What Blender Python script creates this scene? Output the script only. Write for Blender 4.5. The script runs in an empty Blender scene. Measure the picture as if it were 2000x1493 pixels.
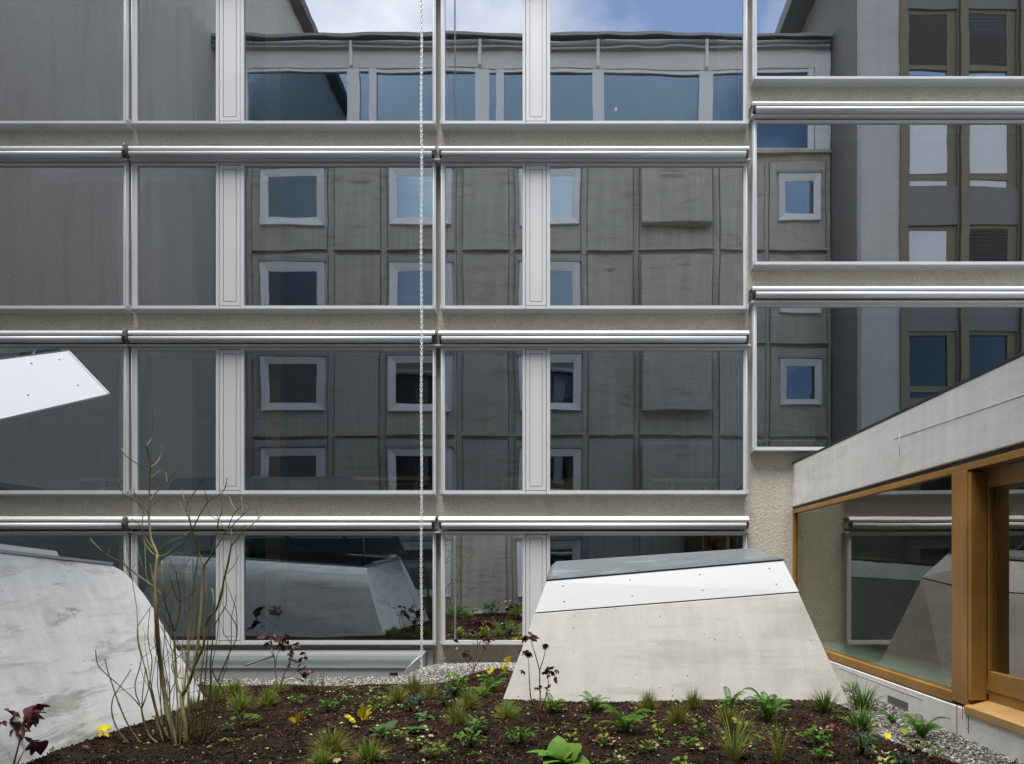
import bpy, math, random
import numpy as np
from mathutils import Vector, Matrix

R = random.Random(7)
NR = np.random.default_rng(7)
S = bpy.context.scene
COL = S.collection
PI = math.pi

# ------------------------------------------------------------------ camera, sky, sun, exposure
F = 1333.33          # 24 mm shift lens, in pixels of a 2000 px wide picture
CX, CY = 1115.0, 1112.0
E = 1.75             # eye height
D = 10.667           # facade frame plane
cd = bpy.data.cameras.new('camera'); cam = bpy.data.objects.new('camera', cd); COL.objects.link(cam)
cam.location = (0, 0, E); cam.rotation_euler = (PI / 2, 0, 0)
cd.sensor_width = 36; cd.lens = 24
cd.shift_x = -(CX - 1000) / 2000; cd.shift_y = (CY - 746.5) / 2000
cd.clip_start = 0.02; cd.clip_end = 3000
S.camera = cam

SUN_EL, SUN_AZ = math.radians(75), math.radians(203)
w = bpy.data.worlds.new('World'); S.world = w; w.use_nodes = True
nt = w.node_tree; nt.nodes.clear()
def wn(t, **k):
    n = nt.nodes.new(t)
    for a, b in k.items(): setattr(n, a, b)
    return n
sky = wn('ShaderNodeTexSky', sky_type='NISHITA', sun_disc=False, sun_elevation=SUN_EL, sun_rotation=SUN_AZ)
sky.air_density = 1.0; sky.dust_density = 0.6; sky.ozone_density = 1.6
tc = wn('ShaderNodeTexCoord'); mp = wn('ShaderNodeMapping')
mp.inputs['Scale'].default_value = (1.0, 1.0, 1.5); mp.inputs['Location'].default_value = (.1076, 3.0432, 6.3627)
nz = wn('ShaderNodeTexNoise'); nz.inputs['Scale'].default_value = 1.7; nz.inputs['Detail'].default_value = 7; nz.inputs['Roughness'].default_value = .56
cr = wn('ShaderNodeValToRGB'); cr.color_ramp.elements[0].position = .42; cr.color_ramp.elements[1].position = .60
cl = wn('ShaderNodeRGB'); cl.outputs[0].default_value = (7.9, 8.2, 8.6, 1)
mx = wn('ShaderNodeMixRGB'); bg = wn('ShaderNodeBackground'); bg.inputs['Strength'].default_value = .05
wo = wn('ShaderNodeOutputWorld'); L = nt.links.new
L(tc.outputs['Generated'], mp.inputs[0]); L(mp.outputs[0], nz.inputs['Vector']); L(nz.outputs['Fac'], cr.inputs[0])
L(cr.outputs[0], mx.inputs['Fac']); L(sky.outputs[0], mx.inputs[1]); L(cl.outputs[0], mx.inputs[2])
L(mx.outputs[0], bg.inputs[0]); L(bg.outputs[0], wo.inputs[0])

sd = bpy.data.lights.new('sun', 'SUN'); sun = bpy.data.objects.new('sun', sd); COL.objects.link(sun)
sd.energy = 1.5; sd.angle = math.radians(36); sd.color = (1, .96, .90)
sdir = Vector((math.sin(SUN_AZ) * math.cos(SUN_EL), math.cos(SUN_AZ) * math.cos(SUN_EL), math.sin(SUN_EL)))
sun.rotation_euler = sdir.to_track_quat('Z', 'Y').to_euler(); sun.location = (0, 0, 40)
vs = S.view_settings; vs.view_transform = 'Standard'; vs.look = 'None'; vs.gamma = 1; vs.use_curve_mapping = False
vs.exposure = 2.5
S.cycles.use_denoising = True
try: S.cycles.denoiser = 'OPENIMAGEDENOISE'
except Exception: pass
S.cycles.max_bounces = 10; S.cycles.diffuse_bounces = 4; S.cycles.glossy_bounces = 5
S.cycles.transparent_max_bounces = 12; S.cycles.caustics_reflective = False; S.cycles.caustics_refractive = False
S.cycles.sample_clamp_indirect = 6

# ------------------------------------------------------------------ materials
class NT:
    def __init__(s, name):
        s.m = bpy.data.materials.new(name); s.m.use_nodes = True; s.t = s.m.node_tree; s.t.nodes.clear()
        s.out = s.n('ShaderNodeOutputMaterial')
    def n(s, t, ins=None, **k):
        n = s.t.nodes.new(t)
        for a, b in k.items(): setattr(n, a, b)
        for a, b in (ins or {}).items():
            if isinstance(b, bpy.types.NodeSocket): s.t.links.new(b, n.inputs[a])
            else: n.inputs[a].default_value = b
        return n
    def pos(s, scale=(1, 1, 1), obj=False, rot=(0, 0, 0)):
        p = s.n('ShaderNodeTexCoord').outputs['Object'] if obj else s.n('ShaderNodeNewGeometry').outputs['Position']
        return s.n('ShaderNodeMapping', {'Vector': p, 'Scale': scale, 'Rotation': rot}).outputs[0]
    def noise(s, v, scale, detail=4, rough=.55, dist=0):
        return s.n('ShaderNodeTexNoise', {'Vector': v, 'Scale': scale, 'Detail': detail, 'Roughness': rough, 'Distortion': dist}).outputs['Fac']
    def ramp(s, f, a, b, ca=(0, 0, 0, 1), cb=(1, 1, 1, 1)):
        r = s.n('ShaderNodeValToRGB', {'Fac': f}); e = r.color_ramp.elements
        e[0].position = a; e[1].position = b; e[0].color = ca; e[1].color = cb
        return r.outputs[0]
    def mix(s, f, a, b, mode='MIX'):
        return s.n('ShaderNodeMixRGB', {'Fac': f, 'Color1': a, 'Color2': b}, blend_type=mode).outputs[0]
    def bump(s, h, st, dist, nrm=None):
        i = {'Height': h, 'Strength': st, 'Distance': dist}
        if nrm is not None: i['Normal'] = nrm
        return s.n('ShaderNodeBump', i).outputs[0]
    def pr(s, **k):
        ins = {}
        for a, b in k.items(): ins[a.replace('_', ' ')] = b
        return s.n('ShaderNodeBsdfPrincipled', ins)
    def done(s, sh):
        s.t.links.new(sh.outputs[0], s.out.inputs[0]); return s.m
def c4(c): return (c[0], c[1], c[2], 1)
def sc(c, k): return (c[0] * k, c[1] * k, c[2] * k, 1)

def plain(name, c, rough=.6, metal=0, var=.08, vs_=3.0):
    a = NT(name); n = a.noise(a.pos(obj=True), vs_, 5)
    col = a.mix(n, sc(c, 1 - var), sc(c, 1 + var))
    rr = a.n('ShaderNodeMapRange', {'Value': n, 'To Min': rough * .85, 'To Max': min(1, rough * 1.15)}).outputs[0]
    return a.done(a.pr(Base_Color=col, Roughness=rr, Metallic=metal))
def stucco(name, c, grain=70, bs=.9, stain=.35):
    a = NT(name); p = a.pos()
    big = a.noise(p, .55, 5, .6); mid = a.noise(p, 5, 5, .6); fine = a.noise(p, grain, 3, .7)
    st = a.noise(a.pos((3.2, 3.2, .35)), 1.0, 5, .65)
    col = a.mix(big, sc(c, .86), sc(c, 1.12)); col = a.mix(.35, col, a.mix(mid, sc(c, .7), sc(c, 1.25)))
    col = a.mix(a.ramp(st, .5, .78), col, a.mix(1 - stain, sc(c, .55), col))
    col = a.mix(.6, col, a.mix(a.ramp(fine, .3, .72), (.55, .54, .51, 1), (1.28, 1.28, 1.28, 1)), 'MULTIPLY')
    return a.done(a.pr(Base_Color=col, Roughness=.95, Normal=a.bump(fine, bs, .014, a.bump(a.noise(p, 24, 3), .35, .02))))
def concrete(name, c, streak=.5, axis='z', pores=True, k=1.0, marble=0):
    a = NT(name); p = a.pos()
    big = a.noise(p, .8, 6, .62, .4); cloud = a.noise(a.pos((.55, .55, 3.0)), 1.3, 7, .66, .6)
    hz = a.noise(a.pos((.25, .25, 9)), 1.6, 5, .6, .25); vt = a.noise(a.pos((6, 6, .35)), 1.2, 4, .6)
    fine = a.noise(p, 55, 4, .65)
    col = a.mix(big, sc(c, 1 - .16 * k), sc(c, 1 + .12 * k))
    col = a.mix(a.ramp(cloud, .50, .74), col, a.mix(.55 * k, col, sc((c[0], c[1] * .97, c[2] * .9), .55)))
    col = a.mix(streak * .55, col, a.mix(a.ramp(hz, .33, .68), sc(c, .76), sc(c, 1.16)))
    col = a.mix(.22 * k, col, a.mix(a.ramp(vt, .35, .7), sc(c, .72), sc(c, 1.16)))
    col = a.mix(.18, col, a.mix(fine, (.5, .5, .5, 1), (1.4, 1.4, 1.4, 1)), 'MULTIPLY')
    if marble:
        mb = a.noise(a.pos((.55, .55, 3.4)), 1.9, 10, .76, .45); where = a.ramp(a.noise(p, .75, 3), .40, .62)
        vein = a.mix(1.0, a.ramp(mb, .52, .62), where, 'MULTIPLY'); col = a.mix(a.mix(1.0, vein, (marble, marble, marble, 1), 'MULTIPLY'), col, sc((c[0], c[1] * .97, c[2] * .90), .40))
        if marble > .9: sp_ = a.n('ShaderNodeTexVoronoi', {'Vector': a.pos((1, 1, 1.3)), 'Scale': 1.05}).outputs['Distance']
        if marble > .9: col = a.mix(a.ramp(sp_, .10, .13, (.45, .45, .45, 1), (0, 0, 0, 1)), col, sc(c, .62))
    nrm = a.bump(fine, .2, .006, a.bump(hz, .07, .02))
    if pores:
        v = a.n('ShaderNodeTexVoronoi', {'Vector': p, 'Scale': 9.0, 'Randomness': 1.0}).outputs['Distance']
        hole = a.mix(1.0, a.ramp(v, .05, .085), a.ramp(a.noise(p, 1.7, 2), .52, .60, (1, 1, 1, 1), (0, 0, 0, 1)), 'LIGHTEN')
        col = a.mix(hole, sc(c, .22), col); nrm = a.bump(hole, .5, .012, nrm)
    return a.done(a.pr(Base_Color=col, Roughness=.82, Normal=nrm))
def wood(name, c, ax):
    s3 = {'y': (14, .55, 14), 'z': (14, 14, .55), 'x': (.55, 14, 14)}[ax]
    a = NT(name); p = a.pos(s3)
    g = a.noise(p, 2.2, 6, .62, 1.4); f = a.noise(a.pos(tuple(v * 5 for v in s3)), 3.0, 4, .6)
    big = a.noise(a.pos(), 1.5, 3)
    col = a.mix(a.ramp(g, .32, .68), sc(c, .52), sc(c, 1.25)); col = a.mix(.3, col, a.mix(f, sc(c, .55), sc(c, 1.3)))
    col = a.mix(.55, col, a.mix(a.ramp(big, .35, .65), (c[0] * .72, c[1] * .58, c[2] * .5, 1), sc(c, 1.2)))
    return a.done(a.pr(Base_Color=col, Roughness=.42, Normal=a.bump(g, .18, .004)))
def glass(name, refl, tint, gcol=(.94, .97, 1.0), cap=1.0):
    a = NT(name)
    lw = a.n('ShaderNodeLayerWeight', {'Blend': .35}).outputs['Fresnel']
    fac = a.n('ShaderNodeMapRange', {'Value': lw, 'From Min': .05, 'From Max': 1.0, 'To Min': refl, 'To Max': cap}).outputs[0]
    nrm = a.bump(a.noise(a.pos((.5, .5, 1.2)), 1.1, 2, .5), .006, .25)
    tr = a.n('ShaderNodeBsdfTransparent', {'Color': c4(tint)}); gl = a.n('ShaderNodeBsdfGlossy', {'Color': c4(gcol), 'Roughness': 0.0, 'Normal': nrm})
    return a.done(a.n('ShaderNodeMixShader', {0: fac, 1: tr.outputs[0], 2: gl.outputs[0]}))
def leafmat(name, c, var=.35, rough=.6, trans=.3):
    a = NT(name); n = a.noise(a.pos((1, 1, 1), True), 9, 3)
    oi = a.n('ShaderNodeObjectInfo').outputs['Random']
    col = a.mix(n, sc(c, 1 - var), sc(c, 1 + var))
    col = a.n('ShaderNodeHueSaturation', {'Color': col, 'Hue': a.n('ShaderNodeMapRange', {'Value': oi, 'To Min': .485, 'To Max': .515}).outputs[0],
              'Value': a.n('ShaderNodeMapRange', {'Value': oi, 'To Min': .78, 'To Max': 1.22}).outputs[0]}).outputs[0]
    p = a.pr(Base_Color=col, Roughness=rough); p.inputs['Specular IOR Level'].default_value = .22; t = a.n('ShaderNodeBsdfTranslucent', {'Color': col})
    return a.done(a.n('ShaderNodeMixShader', {0: trans, 1: p.outputs[0], 2: t.outputs[0]}))

M = {}
M['stucco'] = stucco('rough_stucco', (.54, .515, .445), 36, .45)
M['stucco_side'] = stucco('side_stucco', (.58, .56, .52), 40, .9, .5)
M['alu'] = plain('satin_aluminium', (.57, .585, .61), .48, .08, .07)
M['alu_grey'] = plain('grey_aluminium', (.46, .48, .50), .4, .5, .05)
M['panel'] = plain('vent_panel_white', (.60, .61, .625), .45, .1, .025, 1.5)
M['roller'] = plain('roller_aluminium', (.56, .58, .605), .45, .1, .03)
M['fascia'] = plain('white_metal_fascia', (.52, .535, .57), .38, .15, .03, 1.2)
M['fascia_band'] = plain('white_metal_band', (.60, .615, .65), .38, .1, .03, 1.2)
M['dark'] = plain('dark_seal', (.03, .03, .033), .6)
M['bracket'] = plain('grey_bracket', (.13, .13, .135), .55)
M['blackp'] = plain('black_plastic', (.015, .015, .016), .4)
M['glass'] = glass('coated_glass', .43, (.96, .99, .98), (.96, .97, .98))
M['glass_lower'] = glass('lower_coated_glass', .35, (.97, .99, .98), (.85, .93, 1.0))
M['glass_office'] = glass('office_glass', .07, (.45, .5, .5), (.85, .9, .92))
M['glass_dim'] = glass('dim_glass', .22, (.45, .5, .55), (.8, .9, 1.0))
M['glass_ground'] = glass('ground_floor_glass', .32, (.85, .90, .90), (.78, .91, 1.0))
M['glass_bright'] = glass('mirror_glass', .97, (.4, .45, .45), (.97, .98, .95))
M['glass_wing'] = glass('wing_glass', .10, (.62, .64, .58), (.95, .92, .86), .27)
M['glass_old'] = glass('opposite_glass', .42, (.5, .55, .58), (.62, .82, 1.0))
M['glass_attic'] = glass('attic_glass', .20, (.4, .5, .58), (.5, .74, 1.0))
_a = NT('pane_back'); M['clear'] = _a.done(_a.n('ShaderNodeBsdfTransparent', {'Color': (.96, .98, .97, 1)}))
M['conc'] = concrete('pale_concrete', (.53, .525, .505), .06, k=1.3, marble=.28)
M['conc_left'] = concrete('streaked_concrete', (.83, .83, .815), .22, k=1.5, marble=.92)
M['conc_wing'] = concrete('wing_concrete', (.80, .80, .79), .05, k=1.2, marble=.3)
M['conc_old'] = concrete('grey_precast', (.57, .545, .475), .2, pores=False, k=2.4, marble=.85)
M['joint_grey'] = plain('joint_grey', (.50, .495, .48), .9)
M['conc_dark'] = concrete('dark_pier', (.23, .23, .22), .3, pores=False)
M['conc_light'] = concrete('light_pier', (.56, .56, .54), .3, pores=False)
M['cream'] = plain('cream_fascia', (.78, .76, .72), .7, 0, .06)
M['opp_frame'] = plain('opposite_white_frame', (.85, .86, .88), .5, 0, .03)
M['gutter'] = plain('dull_zinc', (.34, .35, .34), .55, .3, .15)
M['eave'] = plain('dark_eave', (.10, .11, .11), .6, 0, .1)
M['bronze'] = plain('bronze_frame', (.22, .185, .12), .5, .3, .12)
M['spandrel'] = plain('grey_spandrel', (.20, .195, .185), .5, .1, .1)
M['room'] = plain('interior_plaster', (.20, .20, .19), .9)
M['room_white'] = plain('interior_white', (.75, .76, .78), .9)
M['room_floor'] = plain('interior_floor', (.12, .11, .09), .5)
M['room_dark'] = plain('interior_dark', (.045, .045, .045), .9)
M['column'] = plain('interior_ochre', (.62, .50, .32), .8)
M['curtain'] = plain('green_curtain', (.30, .42, .36), .9, 0, .2, 6)
M['wood_y'] = wood('larch_rail', (.37, .20, .048), 'y'); M['wood_z'] = wood('larch_post', (.37, .20, .048), 'z'); M['wood_x'] = wood('larch_cross', (.37, .20, .048), 'x')
M['wood_sill'] = wood('larch_sill', (.50, .32, .13), 'y')
M['table'] = wood('pale_table_wood', (.85, .66, .30), 'x')
M['mint'] = plain('mint_top', (.55, .78, .62), .5); M['mustard'] = plain('mustard_seat', (.75, .52, .06), .6)
M['grey_shade'] = plain('grey_green_shade', (.48, .58, .50), .7)
M['blind'] = plain('dark_blind_slat', (.10, .10, .095), .5); M['cloud_white'] = plain('white_cloud_reflection', (.75, .76, .80), .7)  # the white one puts a mirrored bright cloud into plain colour
M['steel'] = plain('galvanised_chain', (.82, .83, .84), .4, .2, .05)
M['bark'] = None
def barkmat():
    a = NT('green_brown_bark'); p = a.pos()
    n = a.noise(p, 7, 4, .6); f = a.noise(a.pos((60, 60, 9)), 1, 4)
    col = a.mix(a.ramp(n, .35, .62), (.10, .075, .036, 1), (.21, .215, .045, 1)); col = a.mix(.35, col, a.mix(f, (.05, .04, .03, 1), (.30, .26, .15, 1)))
    return a.done(a.pr(Base_Color=col, Roughness=.7, Normal=a.bump(f, .4, .003)))
M['bark'] = barkmat()
M['bark_red'] = plain('reddish_stem', (.17, .085, .05), .6, 0, .3, 20)
def soilmat():
    a = NT('dark_soil'); p = a.pos()
    n = a.noise(p, 40, 5, .7); b = a.noise(p, .9, 4)
    col = a.mix(n, (.010, .006, .0045, 1), (.040, .025, .017, 1)); col = a.mix(a.ramp(b, .4, .65), a.mix(.5, col, (.03, .02, .016, 1)), col)
    p_ = a.pr(Base_Color=col, Roughness=.95, Normal=a.bump(n, 1, .02)); p_.inputs['Specular IOR Level'].default_value = .06; return a.done(p_)
M['soil'] = soilmat()
for i, c in enumerate([(.013, .0075, .005), (.026, .0155, .0105), (.046, .029, .02), (.16, .12, .085)]): M['crumb%d' % i] = plain('soil_crumb_%d' % i, c, .95); [setattr(n_.inputs['Specular IOR Level'], 'default_value', .06) for n_ in M['crumb%d' % i].node_tree.nodes if n_.type == 'BSDF_PRINCIPLED']
for i, c in enumerate([(.20, .195, .18), (.11, .107, .10), (.32, .31, .29), (.18, .15, .115), (.46, .46, .44)]): M['peb%d' % i] = plain('pebble_stone_%d' % i, c, .8)
M['gravel'] = stucco('gravel_base', (.17, .163, .148), 45, 1, .2)
M['g_grass'] = leafmat('tuft_green', (.15, .20, .030)); M['g_dry'] = leafmat('tuft_straw', (.33, .26, .09)); M['g_dark'] = leafmat('tuft_dark_green', (.085, .135, .03))
M['g_fern'] = leafmat('fern_green', (.085, .19, .022)); M['g_hosta'] = leafmat('hosta_green', (.06, .125, .035)); M['g_big'] = leafmat('broad_leaf_green', (.12, .24, .03))
M['g_per'] = leafmat('perennial_green', (.075, .16, .020)); M['g_euph'] = leafmat('euphorbia_dark', (.035, .06, .05))
M['g_lime'] = leafmat('lime_leaf', (.20, .25, .035)); M['g_yel'] = leafmat('yellow_leaf', (.58, .47, .035), .25); M['g_pale'] = leafmat('pale_dry_leaf', (.55, .47, .25), .25)
M['g_red'] = leafmat('wine_red_leaf', (.075, .023, .027), .5, .35, .12); M['g_brown'] = leafmat('brown_leaf', (.17, .08, .035), .4)
def frosted(name, c, tint):
    a = NT(name); p = a.pos(); n = a.noise(p, 30, 5, .7); b = a.noise(a.pos((1, 4, 1)), 1.4, 5, .6)
    col = a.mix(n, sc(c, .6), sc(c, 1.35)); col = a.mix(a.ramp(b, .55, .75), col, sc(c, 1.7))
    p = a.pr(Base_Color=col, Roughness=.07, Normal=a.bump(n, .25, .004)); p.inputs['Specular IOR Level'].default_value = .9
    return a.done(p)
M['roofglass'] = frosted('wet_roof_glass', (.13, .15, .165), 0)
M['lowglass'] = frosted('low_roof_glass', (.08, .10, .10), 0)
M['lidglass'] = glass('lid_glass', .30, (.45, .62, .60))
def emit(name, c, s):
    a = NT(name); return a.done(a.n('ShaderNodeEmission', {'Color': c4(c), 'Strength': s}))
M['bulb'] = emit('warm_bulb', (1, .66, .34), .35)
M['rust'] = plain('rust_stain', (.28, .15, .06), .8, 0, .3, 12)

# ------------------------------------------------------------------ building helpers
ORG = {}
def at(px, py, Y): return Vector(((px - CX) * Y / F, Y, E - (py - CY) * Y / F))
def setp(o, label=None, cat=None, group=None, kind=None):
    if label: o['label'] = label
    if cat: o['category'] = cat
    if group: o['group'] = group
    if kind: o['kind'] = kind
    return o
def empty(name, loc, label, cat, group=None):
    o = bpy.data.objects.new(name, None); COL.objects.link(o); o.location = loc; o.empty_display_size = .2
    ORG[o.name] = Vector(loc); return setp(o, label, cat, group)
class MB:
    def __init__(s): s.v = []; s.f = []; s.mi = []; s.sm = []
    def add(s, vs, fs, mi=0, sm=False):
        b = len(s.v); s.v += [tuple(x) for x in vs]
        for f in fs: s.f.append(tuple(b + i for i in f)); s.mi.append(mi); s.sm.append(sm)
        return s
    def box(s, x0, x1, y0, y1, z0, z1, mi=0):
        return s.add([(x0, y0, z0), (x1, y0, z0), (x1, y1, z0), (x0, y1, z0), (x0, y0, z1), (x1, y0, z1), (x1, y1, z1), (x0, y1, z1)],
                     [(0, 3, 2, 1), (4, 5, 6, 7), (0, 1, 5, 4), (1, 2, 6, 5), (2, 3, 7, 6), (3, 0, 4, 7)], mi)
    def hexa(s, lo, hi, mi=0):   # two loops of four points
        n = len(lo); fs = [tuple(range(n))[::-1], tuple(range(n, 2 * n))] + [(i, (i + 1) % n, n + (i + 1) % n, n + i) for i in range(n)]
        return s.add(list(lo) + list(hi), fs, mi)
    def prism_x(s, prof, x0, x1, mi=0):
        n = len(prof); return s.hexa([(x0, y, z) for y, z in prof], [(x1, y, z) for y, z in prof], mi)
    def tube(s, pts, rad, n=6, mi=0, cap=True):
        pts = [Vector(p) for p in pts]; m = len(pts)
        rr = rad if isinstance(rad, (list, tuple)) else [rad] * m
        vs, fs = [], []
        up = Vector((.3, .9, .2)).normalized()
        for i, p in enumerate(pts):
            t = (pts[min(i + 1, m - 1)] - pts[max(i - 1, 0)])
            t = t.normalized() if t.length > 1e-9 else Vector((0, 0, 1))
            u = t.cross(up)
            if u.length < .05: u = t.cross(Vector((1, 0, 0)))
            u.normalize(); v = t.cross(u)
            for k in range(n):
                a = 2 * PI * k / n; vs.append(p + (u * math.cos(a) + v * math.sin(a)) * rr[i])
        for i in range(m - 1):
            for k in range(n): fs.append((i * n + k, i * n + (k + 1) % n, (i + 1) * n + (k + 1) % n, (i + 1) * n + k))
        if cap: fs += [tuple(range(n))[::-1], tuple((m - 1) * n + k for k in range(n))]
        return s.add(vs, fs, mi, True)
    def wall(s, u0, u1, z0, z1, y0, y1, holes, ax='x', mi=0):
        us = sorted({u0, u1, *[min(max(h[i], u0), u1) for h in holes for i in (0, 1)]}); zs = sorted({z0, z1, *[min(max(h[i], z0), z1) for h in holes for i in (2, 3)]})
        def solid(i, j):
            if not (0 <= i < len(us) - 1 and 0 <= j < len(zs) - 1): return False
            a, b = (us[i] + us[i + 1]) / 2, (zs[j] + zs[j + 1]) / 2
            return not any(h[0] < a < h[1] and h[2] < b < h[3] for h in holes)
        def P(u, y, z): return (u, y, z) if ax == 'x' else (y, u, z)
        for i in range(len(us) - 1):
            for j in range(len(zs) - 1):
                if not solid(i, j): continue
                a, b, c, d = us[i], us[i + 1], zs[j], zs[j + 1]
                fl = (lambda q: q) if ax == 'x' else (lambda q: q[::-1])
                s.add([P(a, y0, c), P(b, y0, c), P(b, y0, d), P(a, y0, d)], [fl((0, 1, 2, 3))], mi)
                s.add([P(a, y1, c), P(b, y1, c), P(b, y1, d), P(a, y1, d)], [fl((3, 2, 1, 0))], mi)
                if not solid(i - 1, j): s.add([P(a, y0, c), P(a, y1, c), P(a, y1, d), P(a, y0, d)], [fl((3, 2, 1, 0))], mi)
                if not solid(i + 1, j): s.add([P(b, y0, c), P(b, y1, c), P(b, y1, d), P(b, y0, d)], [fl((0, 1, 2, 3))], mi)
                if not solid(i, j - 1): s.add([P(a, y0, c), P(b, y0, c), P(b, y1, c), P(a, y1, c)], [fl((3, 2, 1, 0))], mi)
                if not solid(i, j + 1): s.add([P(a, y0, d), P(b, y0, d), P(b, y1, d), P(a, y1, d)], [fl((0, 1, 2, 3))], mi)
        return s
    def mesh(s, name, mats, org=Vector((0, 0, 0))):
        me = bpy.data.meshes.new(name)
        me.from_pydata([(x - org[0], y - org[1], z - org[2]) for x, y, z in s.v], [], s.f)
        for m in (mats if isinstance(mats, (list, tuple)) else [mats]): me.materials.append(M[m] if isinstance(m, str) else m)
        me.polygons.foreach_set('material_index', s.mi); me.polygons.foreach_set('use_smooth', s.sm)
        me.update(); return me
    def build(s, name, mats, parent=None, bev=0):
        org = ORG[parent.name] if parent else Vector((0, 0, 0))
        o = bpy.data.objects.new(name, s.mesh(name, mats, org)); COL.objects.link(o)
        if parent: o.parent = parent
        if bev:
            b = o.modifiers.new('edge', 'BEVEL'); b.width = bev; b.segments = 2; b.limit_method = 'ANGLE'
        ORG[o.name] = org; return o
    def top(s, name, mats, loc, label, cat, group=None, bev=0):
        o = bpy.data.objects.new(name, s.mesh(name, mats, Vector(loc))); COL.objects.link(o); o.location = loc
        if bev:
            b = o.modifiers.new('edge', 'BEVEL'); b.width = bev; b.segments = 2; b.limit_method = 'ANGLE'
        ORG[o.name] = Vector(loc); return setp(o, label, cat, group)
def box(*a, **k): return MB().box(*a, **k)
def pane(u0, u1, z0, z1, y, bulge=.002, ax='x', t=.02, tilt=(0, 0), side=-1):
    """glass unit: front face a fine grid bowed by a few millimetres as sealed panes are"""
    nx, nz_ = 18, 14; m = MB(); vs = []
    def P(u, yy, z): return (u, yy, z) if ax == 'x' else (yy, u, z)
    for j in range(nz_ + 1):
        for i in range(nx + 1):
            a, b = i / nx * 2 - 1, j / nz_ * 2 - 1
            d = bulge * (1 - a * a) * (1 - b * b) + tilt[0] * a + tilt[1] * b
            vs.append(P(u0 + (u1 - u0) * i / nx, y + d, z0 + (z1 - z0) * j / nz_))
    m.add(vs, [(j * (nx + 1) + i, j * (nx + 1) + i + 1, (j + 1) * (nx + 1) + i + 1, (j + 1) * (nx + 1) + i) for j in range(nz_) for i in range(nx)], 0, True)
    yb = y - side * t
    m.add([P(u0, yb, z0), P(u1, yb, z0), P(u1, yb, z1), P(u0, yb, z1)], [(3, 2, 1, 0)], 1)
    return m

# ------------------------------------------------------------------ ground
def smooth(e0, e1, x):
    t = np.clip((x - e0) / (e1 - e0), 0, 1); return t * t * (3 - 2 * t)
def soil_edge(x):     # where the soil gives way to gravel, by X
    return 8.62 + .12 * np.sin(x * 2.1) + .08 * np.sin(x * 5.3 + 1) + 1.1 * np.exp(-((x + .95) / .55) ** 2)
def zground(x, y):
    x = np.asarray(x, float); y = np.asarray(y, float)
    z = .26 + .10 * (1 - smooth(-.55, .05, y - soil_edge(x))) * (1 - smooth(2.55, 2.95, x + .12 * np.sin(y * 2.3)))
    z = z - .085 * smooth(8.3, 8.9, y) * (1 - smooth(-2.75, -1.9, x)) + .07 * np.exp(-(((x + 1.35) / .75) ** 2 + ((y - 9.9) / .8) ** 2))
    return z + .018 * np.sin(x * 1.7 + y) * np.cos(y * 1.3 - x * .6)
def G(px, py):
    Y = 6.0
    for _ in range(30):
        x = (px - CX) * Y / F; z = float(zground(x, Y)); Y = .5 * Y + .5 * (E - z) * F / (py - CY)
    x = (px - CX) * Y / F; return Vector((x, Y, float(zground(x, Y))))
def sheet(name, x0, x1, y0, y1, step, rough, mat_, mask=None, kind='structure'):
    nx, ny = int((x1 - x0) / step) + 1, int((y1 - y0) / step) + 1
    X, Y = np.meshgrid(np.linspace(x0, x1, nx), np.linspace(y0, y1, ny)); Z = zground(X, Y) + mask(X, Y)
    r = NR.random((ny, nx)) - .5; r2 = np.kron(NR.random((ny // 3 + 2, nx // 3 + 2)) - .5, np.ones((3, 3)))[:ny, :nx]
    Z = Z + rough * (r + r2)
    me = bpy.data.meshes.new(name); co = np.stack([X, Y, Z], -1).reshape(-1, 3)
    idx = np.arange(nx * ny).reshape(ny, nx); q = np.stack([idx[:-1, :-1], idx[:-1, 1:], idx[1:, 1:], idx[1:, :-1]], -1).reshape(-1, 4)
    me.from_pydata(co.tolist(), [], q.tolist()); me.materials.append(M[mat_]); me.polygons.foreach_set('use_smooth', [True] * len(q)); me.update()
    o = bpy.data.objects.new(name, me); COL.objects.link(o); o['kind'] = kind; return o
isgrav = lambda X, Y: np.maximum(smooth(-.04, .04, Y - soil_edge(X)), smooth(-.03, .03, X - 2.85 + .1 * np.sin(Y * 2.3)))
sheet('soil_bed', -11.2, 3.5, -.28, 9.9, .035, .014, 'soil', lambda X, Y: -.03 * isgrav(X, Y))
sheet('gravel_bed', -11.2, 3.5, 4.0, 10.8, .05, .006, 'gravel', lambda X, Y: -.025 - .06 * (1 - isgrav(X, Y)))
g = MB().add([(-700, -700, .1), (700, -700, .1), (700, 700, .1), (-700, 700, .1)], [(0, 1, 2, 3)]).build('ground', 'gravel'); g['kind'] = 'structure'
OCT = np.array([(1, 0, 0), (-1, 0, 0), (0, 1, 0), (0, -1, 0), (0, 0, 1), (0, 0, -1)], float)
OCF = np.array([(0, 2, 4), (2, 1, 4), (1, 3, 4), (3, 0, 4), (2, 0, 5), (1, 2, 5), (3, 1, 5), (0, 3, 5)])
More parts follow.
